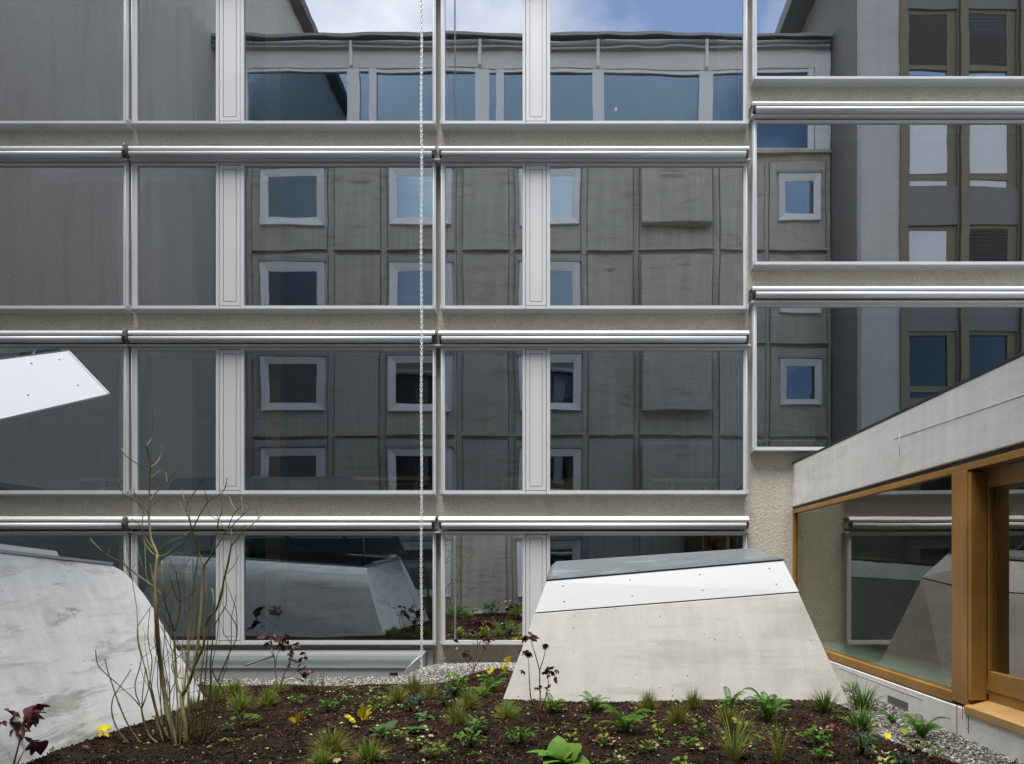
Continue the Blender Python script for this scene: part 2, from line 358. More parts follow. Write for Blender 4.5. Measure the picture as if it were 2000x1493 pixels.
def scatter(name, pts, rmin, rmax, mats, weights, flat=.7, lift=.2, power=2.0):
    n = len(pts); r = rmin + (rmax - rmin) * NR.random(n) ** power
    v = OCT[None] * (NR.uniform(.65, 1.3, (n, 6, 1))) * r[:, None, None]
    v[:, :, 2] *= flat
    a = NR.uniform(0, 2 * PI, n); c, s_ = np.cos(a)[:, None], np.sin(a)[:, None]
    x = v[:, :, 0] * c - v[:, :, 1] * s_; y = v[:, :, 0] * s_ + v[:, :, 1] * c
    t = NR.uniform(-.6, .6, n)[:, None]; z = v[:, :, 2] + x * t
    z = z + (zground(pts[:, 0], pts[:, 1]) + lift * r)[:, None]
    co = np.stack([x + pts[:, 0:1], y + pts[:, 1:2], z], -1).reshape(-1, 3)
    f = (OCF[None] + 6 * np.arange(n)[:, None, None]).reshape(-1, 3)
    me = bpy.data.meshes.new(name); me.vertices.add(len(co)); me.vertices.foreach_set('co', co.ravel())
    me.loops.add(f.size); me.loops.foreach_set('vertex_index', f.ravel().astype(np.int32)); me.polygons.add(len(f))
    me.polygons.foreach_set('loop_start', np.arange(0, f.size, 3, dtype=np.int32))
    for m in mats: me.materials.append(M[m])
    mi = np.repeat(NR.choice(len(mats), n, p=weights), 8).astype(np.int32)
    me.polygons.foreach_set('material_index', mi); me.update(calc_edges=True); me.validate()
    o = bpy.data.objects.new(name, me); COL.objects.link(o); o['kind'] = 'stuff'; return o
def sample(n, x0, x1, y0, y1, keep):
    p = np.stack([NR.uniform(x0, x1, n), NR.uniform(y0, y1, n)], -1); return p[keep(p)]
sp = sample(130000, -4.2, 3.4, 4.2, 9.6, lambda p: NR.random(len(p)) > isgrav(p[:, 0], p[:, 1]))
scatter('soil_crumbs', sp, .003, .017, ['crumb0', 'crumb1', 'crumb2', 'crumb3'], [.42, .38, .17, .03], .8, .15, 2.6)
gp = sample(110000, -6.5, 3.5, 4.2, 10.75, lambda p: NR.random(len(p)) < isgrav(p[:, 0], p[:, 1]) * ((p[:, 0] > 2.4) | (p[:, 1] > 7.5)))
scatter('gravel', gp, .007, .022, ['peb0', 'peb1', 'peb2', 'peb3', 'peb4'], [.34, .26, .2, .1, .1], .6, .25, 1.5)

# ------------------------------------------------------------------ main apartment building
fx = lambda px: (px - CX) * D / F
fz = lambda py: E - (py - CY) * D / F
WY = 10.80
BLD = empty('apartment_building', (0, WY, .25), 'grey stucco apartment building with rows of wide aluminium framed windows and white awning boxes', 'building')
ROWS = {'L': [(-36.5, 236, -45, -76), (324, 597, 315.3, 283.5), (684.5, 958, 676.5, 645.5), (1046, 1251.5, 1040, 1008.5)],
        'R': [(-123, 149, -132, -163), (240, 511, 229.5, 196), (599, 873, 591.5, 558.5)]}
BAYS = [(-345, 251, [(-335, -182), (-125, 241)], (-182, -125), 'L'), (257, 851, [(268, 421), (477, 845)], (421, 477), 'L'),
        (861, 1460, [(869, 1020), (1075, 1452)], (1020, 1075), 'L'), (1470, 2165, [(1478, 2040), (2095, 2157)], (2040, 2095), 'R')]
holes = []
for b in BAYS:
    for r in ROWS[b[4]]: holes.append((fx(b[0]) + .03, fx(b[1]) - .03, fz(r[1]) - .02, fz(r[0]) + .02))
MB().wall(-11.3, 9.2, -.3, 13.2, WY, WY + .34, holes).build('wall', 'stucco', BLD)
box(-11.3, 9.2, WY - .12, 18, 13.2, 13.34).build('roof_edge', 'alu_grey', BLD)
def awning(x0, x1, top, win, seed):
    zb = at(0, top, 10.56)[2] - .062 if top < 900 else at(0, top, 10.56)[2] - .08
    a = MB().prism_x([(10.575, zb), (10.57, zb + .03), (10.59, zb + .06), (10.63, zb + .082), (WY, zb + .086), (WY, zb + .07), (10.65, zb + .062), (10.60, zb)], x0, x1).build('awning', 'alu', BLD)
    zc = zb - .062
    MB().tube([(x0 + .05, 10.592, zc), (x1 - .05, 10.592, zc)], .044, 20).build('roller', 'roller', a)
    box(x0 + .06, x1 - .06, 10.585, 10.60, zc - .056, zc - .046).build('bottom_bar', 'alu', a)
    for x in (x0, x1 - .012):
        MB().prism_x([(10.60, zb - .001), (10.62, zc - .05), (10.70, zc - .055), (WY, zc - .02), (WY, zb - .001)], x, x + .012).build('end_plate', 'bracket' if seed % 2 else 'alu_grey', a)
    for x in (x0 + .022, x1 - .034): box(x - .012, x + .02, 10.56, 10.70, zc - .03, zc + .05).build('end_motor', 'blackp', a)
    return a, zc
k = 0
rr = random.Random(3)
for b in BAYS:
    x0, x1 = fx(b[0]), fx(b[1])
    for ri, r in enumerate(ROWS[b[4]]):
        gt, gb, hl, at_ = r; zt, zb = fz(gt), fz(gb); k += 1
        f = MB(); zh, zs = fz(gt - 6), fz(gb + 6.5)
        pl, prr = b[2][0][0], b[2][1][1]
        f.box(x0, fx(pl), D, WY + .12, zs, zh); f.box(fx(prr), x1, D, WY + .12, zs, zh)
        m0, m1 = b[3]
        for a_, c_ in ((pl, m0 + .6), (m1 - .6, prr)):
            f.box(fx(a_), fx(c_), D + .003, WY + .12, zt, zh - .002); f.box(fx(a_), fx(c_), D + .003, WY + .12, zs + .002, zb)
        f.box(fx(m0 + .6), fx(m0 + 6.3), D, WY + .12, zs, zh); f.box(fx(m1 - 7.5), fx(m1 - .6), D, WY + .12, zs, zh)
        win = f.build('window', 'alu', BLD)
        for pi, (pa, pb) in enumerate(b[2]):
            gm = 'glass_bright' if (b[0] == 861 and ri == 3 and pi == 0) else 'glass_ground' if ri == 3 else 'glass_lower' if ri == 2 else 'glass'
            bu = rr.uniform(-.002, .002)
            if gm == 'glass_bright': bu = .0004
            pane(fx(pa) - .01, fx(pb) + .01, zb - .01, zt + .01, D + .028, bu, tilt=(rr.uniform(-.0009, .0009), rr.uniform(-.0007, .0007))).build('pane', [gm, 'clear'], win)
        va, vb = fx(m0 + 7.3), fx(m1 - 8.5)
        v = MB(); i = .056; q = .010; y = D + .006
        za, zz = fz(gb - .5), fz(gt - 1)
        v.box(va, vb, y + .02, WY + .1, za, zz)                                       # back board
        v.box(va, va + i, y, y + .02, za, zz); v.box(vb - i, vb, y, y + .02, za, zz)
        v.box(va + i, vb - i, y, y + .02, za, za + i); v.box(va + i, vb - i, y, y + .02, zz - i, zz)
        v.build('vent_panel', 'panel', win)
        box(va + i + q, vb - i - q, y, y + .0195, za + i + q, zz - i - q).build('vent_flap', 'panel', win)
        box(va, vb, y, WY + .1, zz + .009, zh).build('vent_rail', 'panel', win); box(va, vb, y, WY + .1, zs, za - .009).build('vent_rail', 'panel', win)
        MB().prism_x([(D - .03, zs - .014), (D - .03, zs - .002), (WY, zs - .001), (WY, zs - .03)], x0 + .004, x1 - .004).build('sill', 'alu_grey', win)
        for x in (x0 - .004, x1 - .004):
            MB().prism_x([(D - .055, zs + .035), (D - .045, zs + .045), (WY, zs + .012), (WY, zs - .05), (D - .05, zs - .022)], x, x + .008).build('sill_end', 'alu', win)
        box(x0 - .035, x1 + .04, D - .06, WY, fz(hl) - .012, fz(hl) + .010).build('drip_cap', 'alu', win)
        aw, zc = awning(x0 - .02 if b[0] != 257 else x0 - .03, x1 + .005, at_, win, k)
        for x in (x0 + .022, x1 - .028):
            MB().tube([(x, D - .035, zc - .02), (x, D - .035, zs)], .0035, 5).build('guide_wire', 'alu', aw)
        if b[0] in (-345, 257) and ri:
            if b[0] == -345:
                MB().prism_x([(10.50, zc + .10), (10.52, zc + .135), (WY, zc + .06), (WY, zc - .24), (10.62, zc - .08), (10.50, zc + .02)], x1 + .012, x1 + .05).build('fin_bracket', 'bracket', aw)
        if ri and b[0] != -345:
            x = (x1 - .16) if ri != 1 or b[0] == 861 else x1 - .12
            sm = MB(); sm.box(x - .06, x + .05, WY - .06, WY, zc - .12, zc - .08); sm.tube([(x, WY - .07, zc - .10), (x + .07, WY - .09, zc - .11), (x + .12, WY - .04, zc - .07)], .006, 5)
            sm.build('motor_cable', 'blackp', aw)
            box(x0 + .06, x0 + .14, WY - .05, WY, zc - .13, zc - .07).build('junction_box', 'alu_grey', aw)
# rooms behind the panes
for lev, (z0, x0, x1) in enumerate([(-.2, -11.2, 9.1), (2.62, -11.2, 2.85), (5.52, -11.2, 2.85), (8.42, -11.2, 2.85), (3.30, 2.95, 9.1), (6.20, 2.95, 9.1), (9.1, 2.95, 9.1)]):
    h = 2.72
    if lev == 0: h = 2.5
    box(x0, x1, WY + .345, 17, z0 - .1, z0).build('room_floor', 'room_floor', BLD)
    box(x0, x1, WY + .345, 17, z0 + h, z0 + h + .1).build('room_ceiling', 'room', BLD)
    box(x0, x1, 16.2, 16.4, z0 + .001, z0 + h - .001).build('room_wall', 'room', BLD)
    if x0 < 0:
        box(-7.62, -6.38, 11.5, 11.62, z0 + .001, z0 + h - .001).build('partition', 'room_white', BLD)
        box(-5.10, -4.85, 11.4, 11.62, z0 + .001, z0 + h - .001).build('column', 'column', BLD)
        if lev in (2, 3, 1): 
            c = MB(); n = 14
            for i in range(n):
                xa = 2.42 + .30 * i / n; c.box(xa, xa + .30 / n, 11.25 + .025 * (i % 2), 11.28 + .025 * (i % 2), z0 + .02, z0 + h - .02)
            c.build('curtain', 'curtain', BLD)
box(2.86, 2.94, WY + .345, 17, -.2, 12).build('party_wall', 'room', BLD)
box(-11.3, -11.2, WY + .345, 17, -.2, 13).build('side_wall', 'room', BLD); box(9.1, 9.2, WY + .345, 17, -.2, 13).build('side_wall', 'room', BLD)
# gutter arm that carries the rain chain
box(-2.075, -2.01, 9.2, WY, 12.95, 13.09).build('gutter_arm', 'alu_grey', BLD)

# ------------------------------------------------------------------ rain chain
CHX, CHY = -2.043, 9.33
zb = .30
ch = empty('rain_chain', (CHX, CHY, zb), 'long pale steel link chain hanging down the facade to the gravel beside the low skylight', 'rain chain')
lk = MB(); pts = []
hl, hw = .0185, .0145
for i in range(13):
    a = 2 * PI * i / 12; pts.append((hw * math.cos(a), 0, hl * math.sin(a) + (.009 if math.sin(a) > .1 else -.009 if math.sin(a) < -.1 else 0)))
lk.tube(pts, .0054, 5, cap=False)
lme = lk.mesh('link', 'steel'); pitch = .0362; nl = int((10.9 - zb) / pitch)
for i in range(nl):
    o = bpy.data.objects.new('link', lme); COL.objects.link(o); o.parent = ch
    o.location = (.004 * math.sin(i * .11), .003 * math.cos(i * .13), .028 + pitch * i); o.rotation_euler = (0, 0, (0 if i % 2 else PI / 2) + .25 * math.sin(i * .37))

up_ = MB()
for i in range(nl, int((12.95 - zb) / pitch)):
    m_ = Matrix.Rotation(0 if i % 2 else PI / 2, 4, 'Z')
    up_.add([m_ @ Vector(v) + Vector((CHX, CHY, zb + .028 + pitch * i)) for v in lk.v], lk.f, 0, True)
up_.build('upper_links', 'steel', ch)['kind'] = 'stuff'

# ------------------------------------------------------------------ low roof skylight at the foot of the facade
LS = empty('low_skylight', (-3.8, 10.3, .15), 'low sloping glass skylight in grey metal frame at the foot of the facade', 'skylight')
A0, A1 = -6.3, -2.37; yF, yB = 9.86, 10.72
zF0, zF1, zB = .165, .305, .47
xb = -2.27
MB().hexa([(A0, yF, zF0 - .1), (A1, yF, zF0 - .1), (A1 - .02, yF + .05, zF0 - .1), (A0, yF + .05, zF0 - .1)], [(A0, yF, zF1), (A1 - .01, yF, zF1), (A1 - .03, yF + .05, zF1), (A0, yF + .05, zF1)]).build('front_plate', 'alu_grey', LS, .004)
MB().add([(A1, yF, zF0 - .1), (xb, yB, zF0 - .1), (xb, yB, zB - .01), (A1 - .01, yF, zF1), (A1 - .03, yF + .03, zF0 - .1), (xb - .04, yB, zF0 - .1), (xb - .04, yB, zB - .01), (A1 - .04, yF + .03, zF1)],
         [(0, 1, 2, 3), (7, 6, 5, 4), (3, 2, 6, 7), (0, 3, 7, 4), (1, 5, 6, 2)]).build('side_plate', 'alu_grey', LS)
MB().hexa([(A0, yF - .01, zF1 + .004), (A1 - .02, yF - .01, zF1 + .004), (xb - .05, yB - .08, zB - .09), (A0, yB - .08, zB - .09)], [(A0, yF - .01, zF1 + .022), (A1 - .02, yF - .01, zF1 + .022), (xb - .05, yB - .08, zB - .07), (A0, yB - .08, zB - .07)]).build('glass_roof', 'lowglass', LS)
box(A0, A1 - .03, yF - .014, yF + .03, zF1 - .006, zF1 + .003).build('seal', 'dark', LS)
box(A0, xb - .06, yB - .07, WY, zB - .12, zB - .03).build('back_flashing', 'alu', LS)
box(A0, xb, yB - .05, WY, zB - .028, zB + .01).build('top_flashing', 'alu', LS)
box(xb + .003, xb + .10, yB + .02, WY, .18, zB + .01).build('end_flashing', 'alu_grey', LS)
box(-2.62, -2.50, yF - .006, yF - .001, .215, .255).build('black_outlet', 'blackp', LS)
MB().tube([(-4.75, yF + .1, zF1 + .045), (-4.62, yB - .12, zB - .06)], .012, 6).build('glazing_bar', 'bracket', LS)

# ------------------------------------------------------------------ skylight block, pale concrete, before the facade
RS = empty('concrete_skylight', (1.1, 8.2, .3), 'pale concrete skylight block with sloping sides, white metal band and dark glass top', 'skylight')
def lev(p): return [Vector(q) for q in p]
fbl, fbr = at(978, 1378, 7.23), at(1655, 1368, 7.23); bbl, bbr = Vector((-.72, 9.35, .3)), Vector((2.93, 9.35, .3))
fml, fmr = at(1045, 1199, 7.52), at(1560, 1158, 7.56); bml, bmr = Vector((-.36, 8.80, 1.46)), Vector((2.55, 8.80, 1.63))
ftl, ftr = at(1068, 1136, 7.64), at(1530, 1096, 7.70); btl, btr = Vector((-.235, 8.50, 1.775)), Vector((2.36, 8.50, 1.955))
def dn(p, q, z): t = (z - p.z) / (q.z - p.z); return p + (q - p) * t
lo = [dn(fbl, fml, 0), dn(fbr, fmr, 0), dn(bbr, bmr, 0), dn(bbl, bml, 0)]
MB().hexa(lo, [fml, fmr, bmr, bml]).build('concrete_body', 'conc', RS, .008)
cen = (fml + fmr + bml + bmr) / 4
def tow(p, c, k): return p + (c - p).normalized() * k
def up(p, d): return p + Vector((0, 0, d))
MB().hexa([tow(up(p, .001), cen, .045) for p in (fml, fmr, bmr, bml)], [tow(up(p, .02), cen, .045) for p in (fml, fmr, bmr, bml)]).build('shadow_joint', 'dark', RS)
bd = [up(p, .014) for p in (fml, fmr, bmr, bml)]; tp = [ftl, ftr, btr, btl]
for i, nm in enumerate(('front', 'end', 'back', 'end')):
    a, b_, c_, d_ = bd[i], bd[(i + 1) % 4], tp[(i + 1) % 4], tp[i]
    n_ = (b_ - a).cross(d_ - a).normalized() * .02
    MB().hexa([a, b_, c_, d_], [p - n_ for p in (a, b_, c_, d_)]).build('metal_band', 'fascia_band', RS)
def screws(face, us, vs_, parent, mat_='alu_grey', r=.011):
    a, b_, c_, d_ = face; n_ = (b_ - a).cross(d_ - a).normalized()
    for u in us:
        for v in vs_:
            p = (a * (1 - u) + b_ * u) * (1 - v) + (d_ * (1 - u) + c_ * u) * v
            MB().tube([p - n_ * .004, p + n_ * .006], [r, r * .8], 8).build('screw', mat_, parent)
screws([bd[0], bd[1], tp[1], tp[0]], [.10, .365, .64, .93], [.30], RS); screws([bd[0], bd[1], tp[1], tp[0]], [.075, .352, .64, .93], [.82], RS)
ct = sum((p for p in tp), Vector()) / 4
MB().hexa([up(p, .002) for p in tp], [up(tow(p, ct, -.012), .02) for p in tp]).build('glass_edge', 'dark', RS)
g0 = [up(tow(p, ct, .0), .021) for p in tp]
MB().hexa(g0, [up(tow(tp[0], ct, .05), .045), up(tow(tp[1], ct, .05), .045), up(tow(tp[2], ct, .12), .07), up(tow(tp[3], ct, .05), .07)]).build('glass_top', 'roofglass', RS)
m = MB(); n = 7
for x, t in ((1.05, 1),):
    m.hexa([(x - .02, 7.75, 1.80), (x + .02, 7.75, 1.80), (x + .62, 8.45, 1.93), (x + .58, 8.45, 1.93)], [(x - .02, 7.75, 1.815), (x + .02, 7.75, 1.815), (x + .62, 8.45, 1.945), (x + .58, 8.45, 1.945)])
# form marks cast in the concrete: a thin vertical joint
jt = [at(1309 + 3 * i, 1190 + 26 * i, 7.535 - .042 * i) for i in range(8)]
MB().tube([p + Vector((0, -.001, 0)) for p in jt], .004, 4).build('pour_joint', 'joint_grey', RS)

# ------------------------------------------------------------------ big concrete skylight with its lid propped open
LSK = empty('open_skylight', (-6.5, 5, .2), 'big streaked concrete skylight with its white metal lid propped wide open', 'skylight')
XR = lambda z: -3.88 - .383 * (z - .376); XL = lambda z: -9.4 + .383 * z
prof = [(2.55, 7.35, 0, 0), (2.63, 7.24, .376, .376), (2.95, 6.956, 1.20, 1.343), (3.02, 6.90, 1.40, 1.475), (3.08, 6.80, 1.62, 1.635), (3.12, 6.69, 1.75, 1.735), (3.3, 6.57, 2.02, 1.785)]
def loop(off):
    out = []
    for (yn, yf, zn, zf) in prof:
        out.append([(XR(zf) - off, yf - off, zf), (XL(zf) + off, yf - off, zf + .28 * zf / 1.8), (XL(zn) + off, yn + off, zn + .28 * zn / 1.8), (XR(zn) - off, yn + off, zn)])
    return out
lo_, li_ = loop(0), loop(.22); m = MB(); n = len(prof)
for (ls, fl) in ((lo_, 1), (li_, -1)):
    for a in range(n - 1):
        for i in range(4):
            q = (0, 1, 2, 3) if fl > 0 else (3, 2, 1, 0)
            m.add([ls[a][i], ls[a][(i + 1) % 4], ls[a + 1][(i + 1) % 4], ls[a + 1][i]], [q])
for i in range(4): m.add([lo_[-1][i], lo_[-1][(i + 1) % 4], li_[-1][(i + 1) % 4], li_[-1][i]], [(0, 1, 2, 3)])
m.build('concrete_body', 'conc_left', LSK)
t4 = [Vector(p) for p in lo_[-1]]; i4 = [Vector(p) for p in li_[-1]]
for i in range(4):
    a, b_, c_, d_ = t4[i], t4[(i + 1) % 4], i4[(i + 1) % 4], i4[i]
    a2, b2 = a + (a - d_).normalized() * .012, b_ + (b_ - c_).normalized() * .012
    MB().hexa([up(p, .004) for p in (a2, b2, c_, d_)], [up(p, .03) for p in (a2, b2, c_, d_)]).build('metal_rim', 'alu_grey', LSK)
a, b_ = t4[3], t4[0]
q = [a + (b_ - a) * 0, a + (b_ - a) * .80]
MB().hexa([up(p, .031) + Vector((s_, 0, 0)) for p, s_ in ((q[0], .0), (q[1], .0), (q[1], -.1), (q[0], -.1))], [up(p, .075) + Vector((s_, 0, 0)) for p, s_ in ((q[0], -.02), (q[1], -.02), (q[1], -.1), (q[0], -.1))]).build('metal_rim', 'alu', LSK)
box(-9, -4.3, 3, 7, .02, .06).build('shaft_floor', 'room_dark', LSK)
TH = math.radians(22.5); HY, HZ = 3.4, 2.16
def lid(u, v, x): return Vector((x, HY + u * math.cos(TH) - v * math.sin(TH), HZ + u * math.sin(TH) + v * math.cos(TH)))
U1, V1, XA, XB = 3.215, .37, -4.30, -8.95
lb = [lid(U1, 0, XA), lid(U1, 0, XB), lid(0, 0, XB), lid(0, 0, XA)]; lt = [lid(U1 + .1, V1, XA - .34), lid(U1 + .1, V1, XB + .16), lid(.2, V1, XB + .16), lid(.2, V1, XA - .34)]
lidp = None
for i in range(4):
    a, b_, c_, d_ = lb[i], lb[(i + 1) % 4], lt[(i + 1) % 4], lt[i]; n_ = (b_ - a).cross(d_ - a).normalized() * .03
    mm = MB().hexa([a, b_, c_, d_], [p - n_ for p in (a, b_, c_, d_)])
    if lidp is None: lidp = mm.build('open_lid', 'fascia', LSK)
    else: mm.build('lid_side', 'fascia', lidp)
screws([lb[3], lb[0], lt[0], lt[3]], [.55, .82, .93], [.86], lidp); screws([lb[3], lb[0], lt[0], lt[3]], [.50, .72, .91], [.30], lidp)
gi = .05
gt4 = [lid(U1 + .1 - gi, V1 + .004, XA - .34 - gi), lid(U1 + .1 - gi, V1 + .004, XB + .2), lid(.2 + gi, V1 + .004, XB + .2), lid(.2 + gi, V1 + .004, XA - .34 - gi)]
nv = (lid(0, 1, 0) - lid(0, 0, 0))
MB().hexa(gt4, [p + nv * .03 for p in gt4]).build('lid_glass', 'lidglass', lidp)
for xm in (-5.9, -7.4):
    MB().hexa([lid(.2, V1 - .1, xm), lid(.2, V1 - .1, xm + .06), lid(U1 - .2, V1 - .1, xm + .06), lid(U1 - .2, V1 - .1, xm)], [lid(.2, V1, xm), lid(.2, V1, xm + .06), lid(U1 - .2, V1, xm + .06), lid(U1 - .2, V1, xm)]).build('lid_bar', 'alu_grey', lidp)
for xm in (-4.85, -8.4):
    MB().tube([(xm, 5.4, 1.75), tuple(lid(2.3, .05, xm))], .022, 8).build('lid_prop', 'alu_grey', LSK)

# ------------------------------------------------------------------ garden wing with timber glazing
WX = 3.504
WG = empty('garden_pavilion', (6, 5, .25), 'low concrete garden pavilion with deep roof beam and golden timber framed glazing', 'building')
MB().box(WX, WX + .32, -.28, WY + .02, 2.735, 3.41).build('roof_beam', 'conc_wing', WG, .01)
box(WX - .004, WX + .5, -.28, WY + .01, 3.411, 3.435).build('roof_edge', 'dark', WG)
box(WX + .5, 8.2, -.28, WY, 3.10, 3.42).build('roof', 'gutter', WG)
box(WX + .02, WX + .3, -.28, WY, 2.690, 2.733).build('shadow_gap', 'dark', WG)
MB().box(WX - .02, WX + .3, -.28, WY + .02, -.3, .515).build('plinth', 'conc_wing', WG, .008)
box(WX + .31, 8.2, -.28, WY, .28, .40).build('floor', 'room', WG)
box(7.9, 8.2, -.28, WY, .41, 3.09).build('back_wall', 'room', WG)
box(WX + .16, WX + .95, 6.3, WY - .01, .41, .60).build('inner_ledge', 'curtain', WG)
P0, P1 = 6.03, 6.27
def wrail(y0, y1, z0, z1, x0=WX, x1=WX + .12, m='wood_y', n='rail'): return MB().box(x0, x1, y0, y1, z0, z1).build(n, m, WG, .004)
wrail(-.28, WY - .002, 2.625, 2.688, n='head_rail')
wrail(P1 - .01, WY - .002, .53, .625, WX - .012, WX + .12, n='bottom_rail')
wrail(WY - .055, WY - .003, .626, 2.624, m='wood_z', n='jamb')
wrail(P0, P1, .545, 2.624, WX - .008, WX + .14, 'wood_z', 'timber_post')
MB().box(WX + .002, WX + .14, P0 - .05, P0 - .001, .60, 2.6).build('timber_post', 'wood_z', WG, .003)
pane(P1 + .002, WY - .056, .626, 2.624, WX + .035, -.001, 'y', .02, side=-1).build('pane', ['glass_wing', 'clear'], WG)
DX = WX + .14
def door(y0, y1):
    d = MB().box(DX, DX + .07, y0, y1, 2.46, 2.622).build('door', 'wood_y', WG, .004)
    MB().box(DX, DX + .07, y0, y1, .69, .86).build('bottom_rail', 'wood_y', d, .004)
    MB().box(DX, DX + .07, y1 - .02, y1 + .0, .862, 2.458).build('stile', 'wood_z', d, .003)
    MB().box(DX, DX + .07, y0, y0 + .12, .862, 2.458).build('stile', 'wood_z', d, .003)
    pane(y0 + .12, y1 - .02, .862, 2.458, DX + .03, .0006, 'y').build('pane', ['glass_wing', 'clear'], d)
    box(DX + .01, DX + .07, y0, y1, .60, .688).build('track', 'wood_y', d)
door(3.5, P0 - .06)
MB().add([(WX - .035, 3.4, .475), (WX - .035, P0 - .002, .475), (DX + .01, P0 - .002, .475), (DX + .01, 3.4, .475), (WX - .035, 3.4, .545), (WX - .035, P0 - .002, .545), (DX + .01, P0 - .002, .60), (DX + .01, 3.4, .60)],
         [(0, 1, 2, 3), (7, 6, 5, 4), (0, 4, 5, 1), (1, 5, 6, 2), (2, 6, 7, 3), (3, 7, 4, 0)]).build('door_sill', 'wood_sill', WG, .004)
wrail(3.2, 3.4, .545, 2.624, WX - .008, WX + .14, 'wood_z', 'timber_post')
pane(.3, 3.2, .626, 2.624, WX + .035, .001, 'y').build('pane', ['glass_wing', 'clear'], WG)
wrail(-.28, 3.2, .53, .625, WX - .012, WX + .12, n='bottom_rail'); wrail(.1, .3, .626, 2.624, WX - .008, WX + .14, 'wood_z', 'timber_post')
for yy, h in ((6.16, .30), (5.98, .22), (6.07, .12)):
    box(WX - .0225, WX - .0195, yy - .006, yy + .006, .53 - h, .53).build('rust_stain', 'rust', WG)
box(WX - .026, WX - .019, 7.05, 7.5, .29, .37).build('vent_slot', 'bracket', WG)
MB().tube([(WX - .02, 6.75, .46), (WX - .02, 8.9, .47)], .004, 4).build('pour_joint', 'joint_grey', WG)
MB().tube([(WX - .0, 3.6, 3.05), (WX - .0, 7.4, 3.16)], .0035, 4).build('pour_joint', 'joint_grey', WG)
MB().tube([(WX, 7.28, 2.95), (WX, 7.28, 3.2)], .004, 4).build('pour_joint', 'joint_grey', WG)

# ------------------------------------------------------------------ opposite building, seen mirrored in the panes
YO = -.30; LV = 2 * (D + .028) - YO; SCV = F / LV
ox = lambda px: (px - CX) / SCV
oz = lambda py: E - (py - CY) / SCV
OB = empty('courtyard_block', (0, YO, .2), 'grey precast block across the court, mirrored in the windows, with glazed attic', 'building')
x0, x1 = ox(418), ox(1622)
wins = []
for kx in (264, 513, 762, 1012):
    for r in range(5):
        if kx == 264: continue
        wins.append((kx, kx + 122, 335 + 181 * r, 442 + 181 * r, r))
for r in range(4): wins.append((1520, 1601, 343 + 181 * r, 432 + 181 * r, r))
hs = [(ox(a) + .1, ox(b) - .1, oz(d) + .1, oz(c) - .1) for a, b, c, d, r in wins]
MB().wall(x0, x1, -.2, oz(302), YO - .3, YO, hs).build('wall', 'conc_old', OB)
fields = [(425, 482), (495, 640), (655, 742), (757, 891), (905, 990), (1003, 1136), (1150, 1237), (1250, 1390), (1405, 1492), (1503, 1612)]
for r in range(5):
    for a, b in fields:
        zt, zb_ = oz(316 + 181 * r), oz(485 + 181 * r)
        if r == 4 and a == 1503: continue
        hh = [h for h in hs if h[0] > ox(a) - .3 and h[1] < ox(b) + .3]
        MB().wall(ox(a), ox(b), zb_, zt, YO - .02, YO + .045, hh).build('facade_panel', 'conc_old', OB)
        for xj in (ox(a) - .014, ox(b) + .014): box(xj - .007, xj + .007, YO - .01, YO + .047, zb_, zt).build('joint', 'conc_dark', OB)
        box(ox(a), ox(b), YO - .01, YO + .0475, zt + .001, zt + .016).build('joint', 'conc_dark', OB)
        box(ox(a) - .03, ox(b) + .03, YO - .01, YO + .12, zb_ - .09, zb_ - .02).build('panel_ledge', 'conc_old', OB)
        if a == 1250 and r in (0, 1, 2, 3):
            box(ox(1252), ox(1386), YO + .075, YO + .40, oz(446 + 181 * r), oz(328 + 181 * r)).build('boxed_panel', 'conc_old', OB, .03)
for (a, b, c, d, r) in wins:
    X0, X1, Z0, Z1 = ox(a), ox(b), oz(d), oz(c); ww = .235 if a != 1520 else .21
    m = MB(); yo_, yi = YO + .15, YO + .09
    o4 = [(X0, Z0), (X1, Z0), (X1, Z1), (X0, Z1)]; i4_ = [(X0 + ww, Z0 + ww), (X1 - ww, Z0 + ww), (X1 - ww, Z1 - ww), (X0 + ww, Z1 - ww)]
    for i in range(4):
        j = (i + 1) % 4
        m.add([(o4[i][0], yo_, o4[i][1]), (o4[j][0], yo_, o4[j][1]), (i4_[j][0], yi, i4_[j][1]), (i4_[i][0], yi, i4_[i][1])], [(3, 2, 1, 0)])
        m.add([(o4[i][0], yo_, o4[i][1]), (o4[j][0], yo_, o4[j][1]), (o4[j][0], YO - .01, o4[j][1]), (o4[i][0], YO - .01, o4[i][1])], [(0, 1, 2, 3)])
    wn_ = m.build('window', 'opp_frame', OB)
    pane(X0 + ww, X1 - ww, Z0 + ww, Z1 - ww, YO + .082, .002 * rr.uniform(-1, 1), side=1, tilt=(rr.uniform(-.002, .002), rr.uniform(-.002, .002))).build('pane', ['glass_old' if r < 1 else 'glass_attic' if r < 2 else 'glass_dim', 'clear'], wn_)
    box(X0 - .05, X1 + .05, YO + .0, YO + .14, Z1 + .03, Z1 + .11).build('lintel_strip', 'gutter', wn_)
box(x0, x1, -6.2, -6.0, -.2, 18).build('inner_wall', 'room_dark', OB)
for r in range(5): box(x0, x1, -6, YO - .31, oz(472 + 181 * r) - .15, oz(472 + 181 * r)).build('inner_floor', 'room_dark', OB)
box(x0, x1, -6, YO - .31, oz(302) - .2, oz(302) - .02).build('inner_floor', 'room_dark', OB)
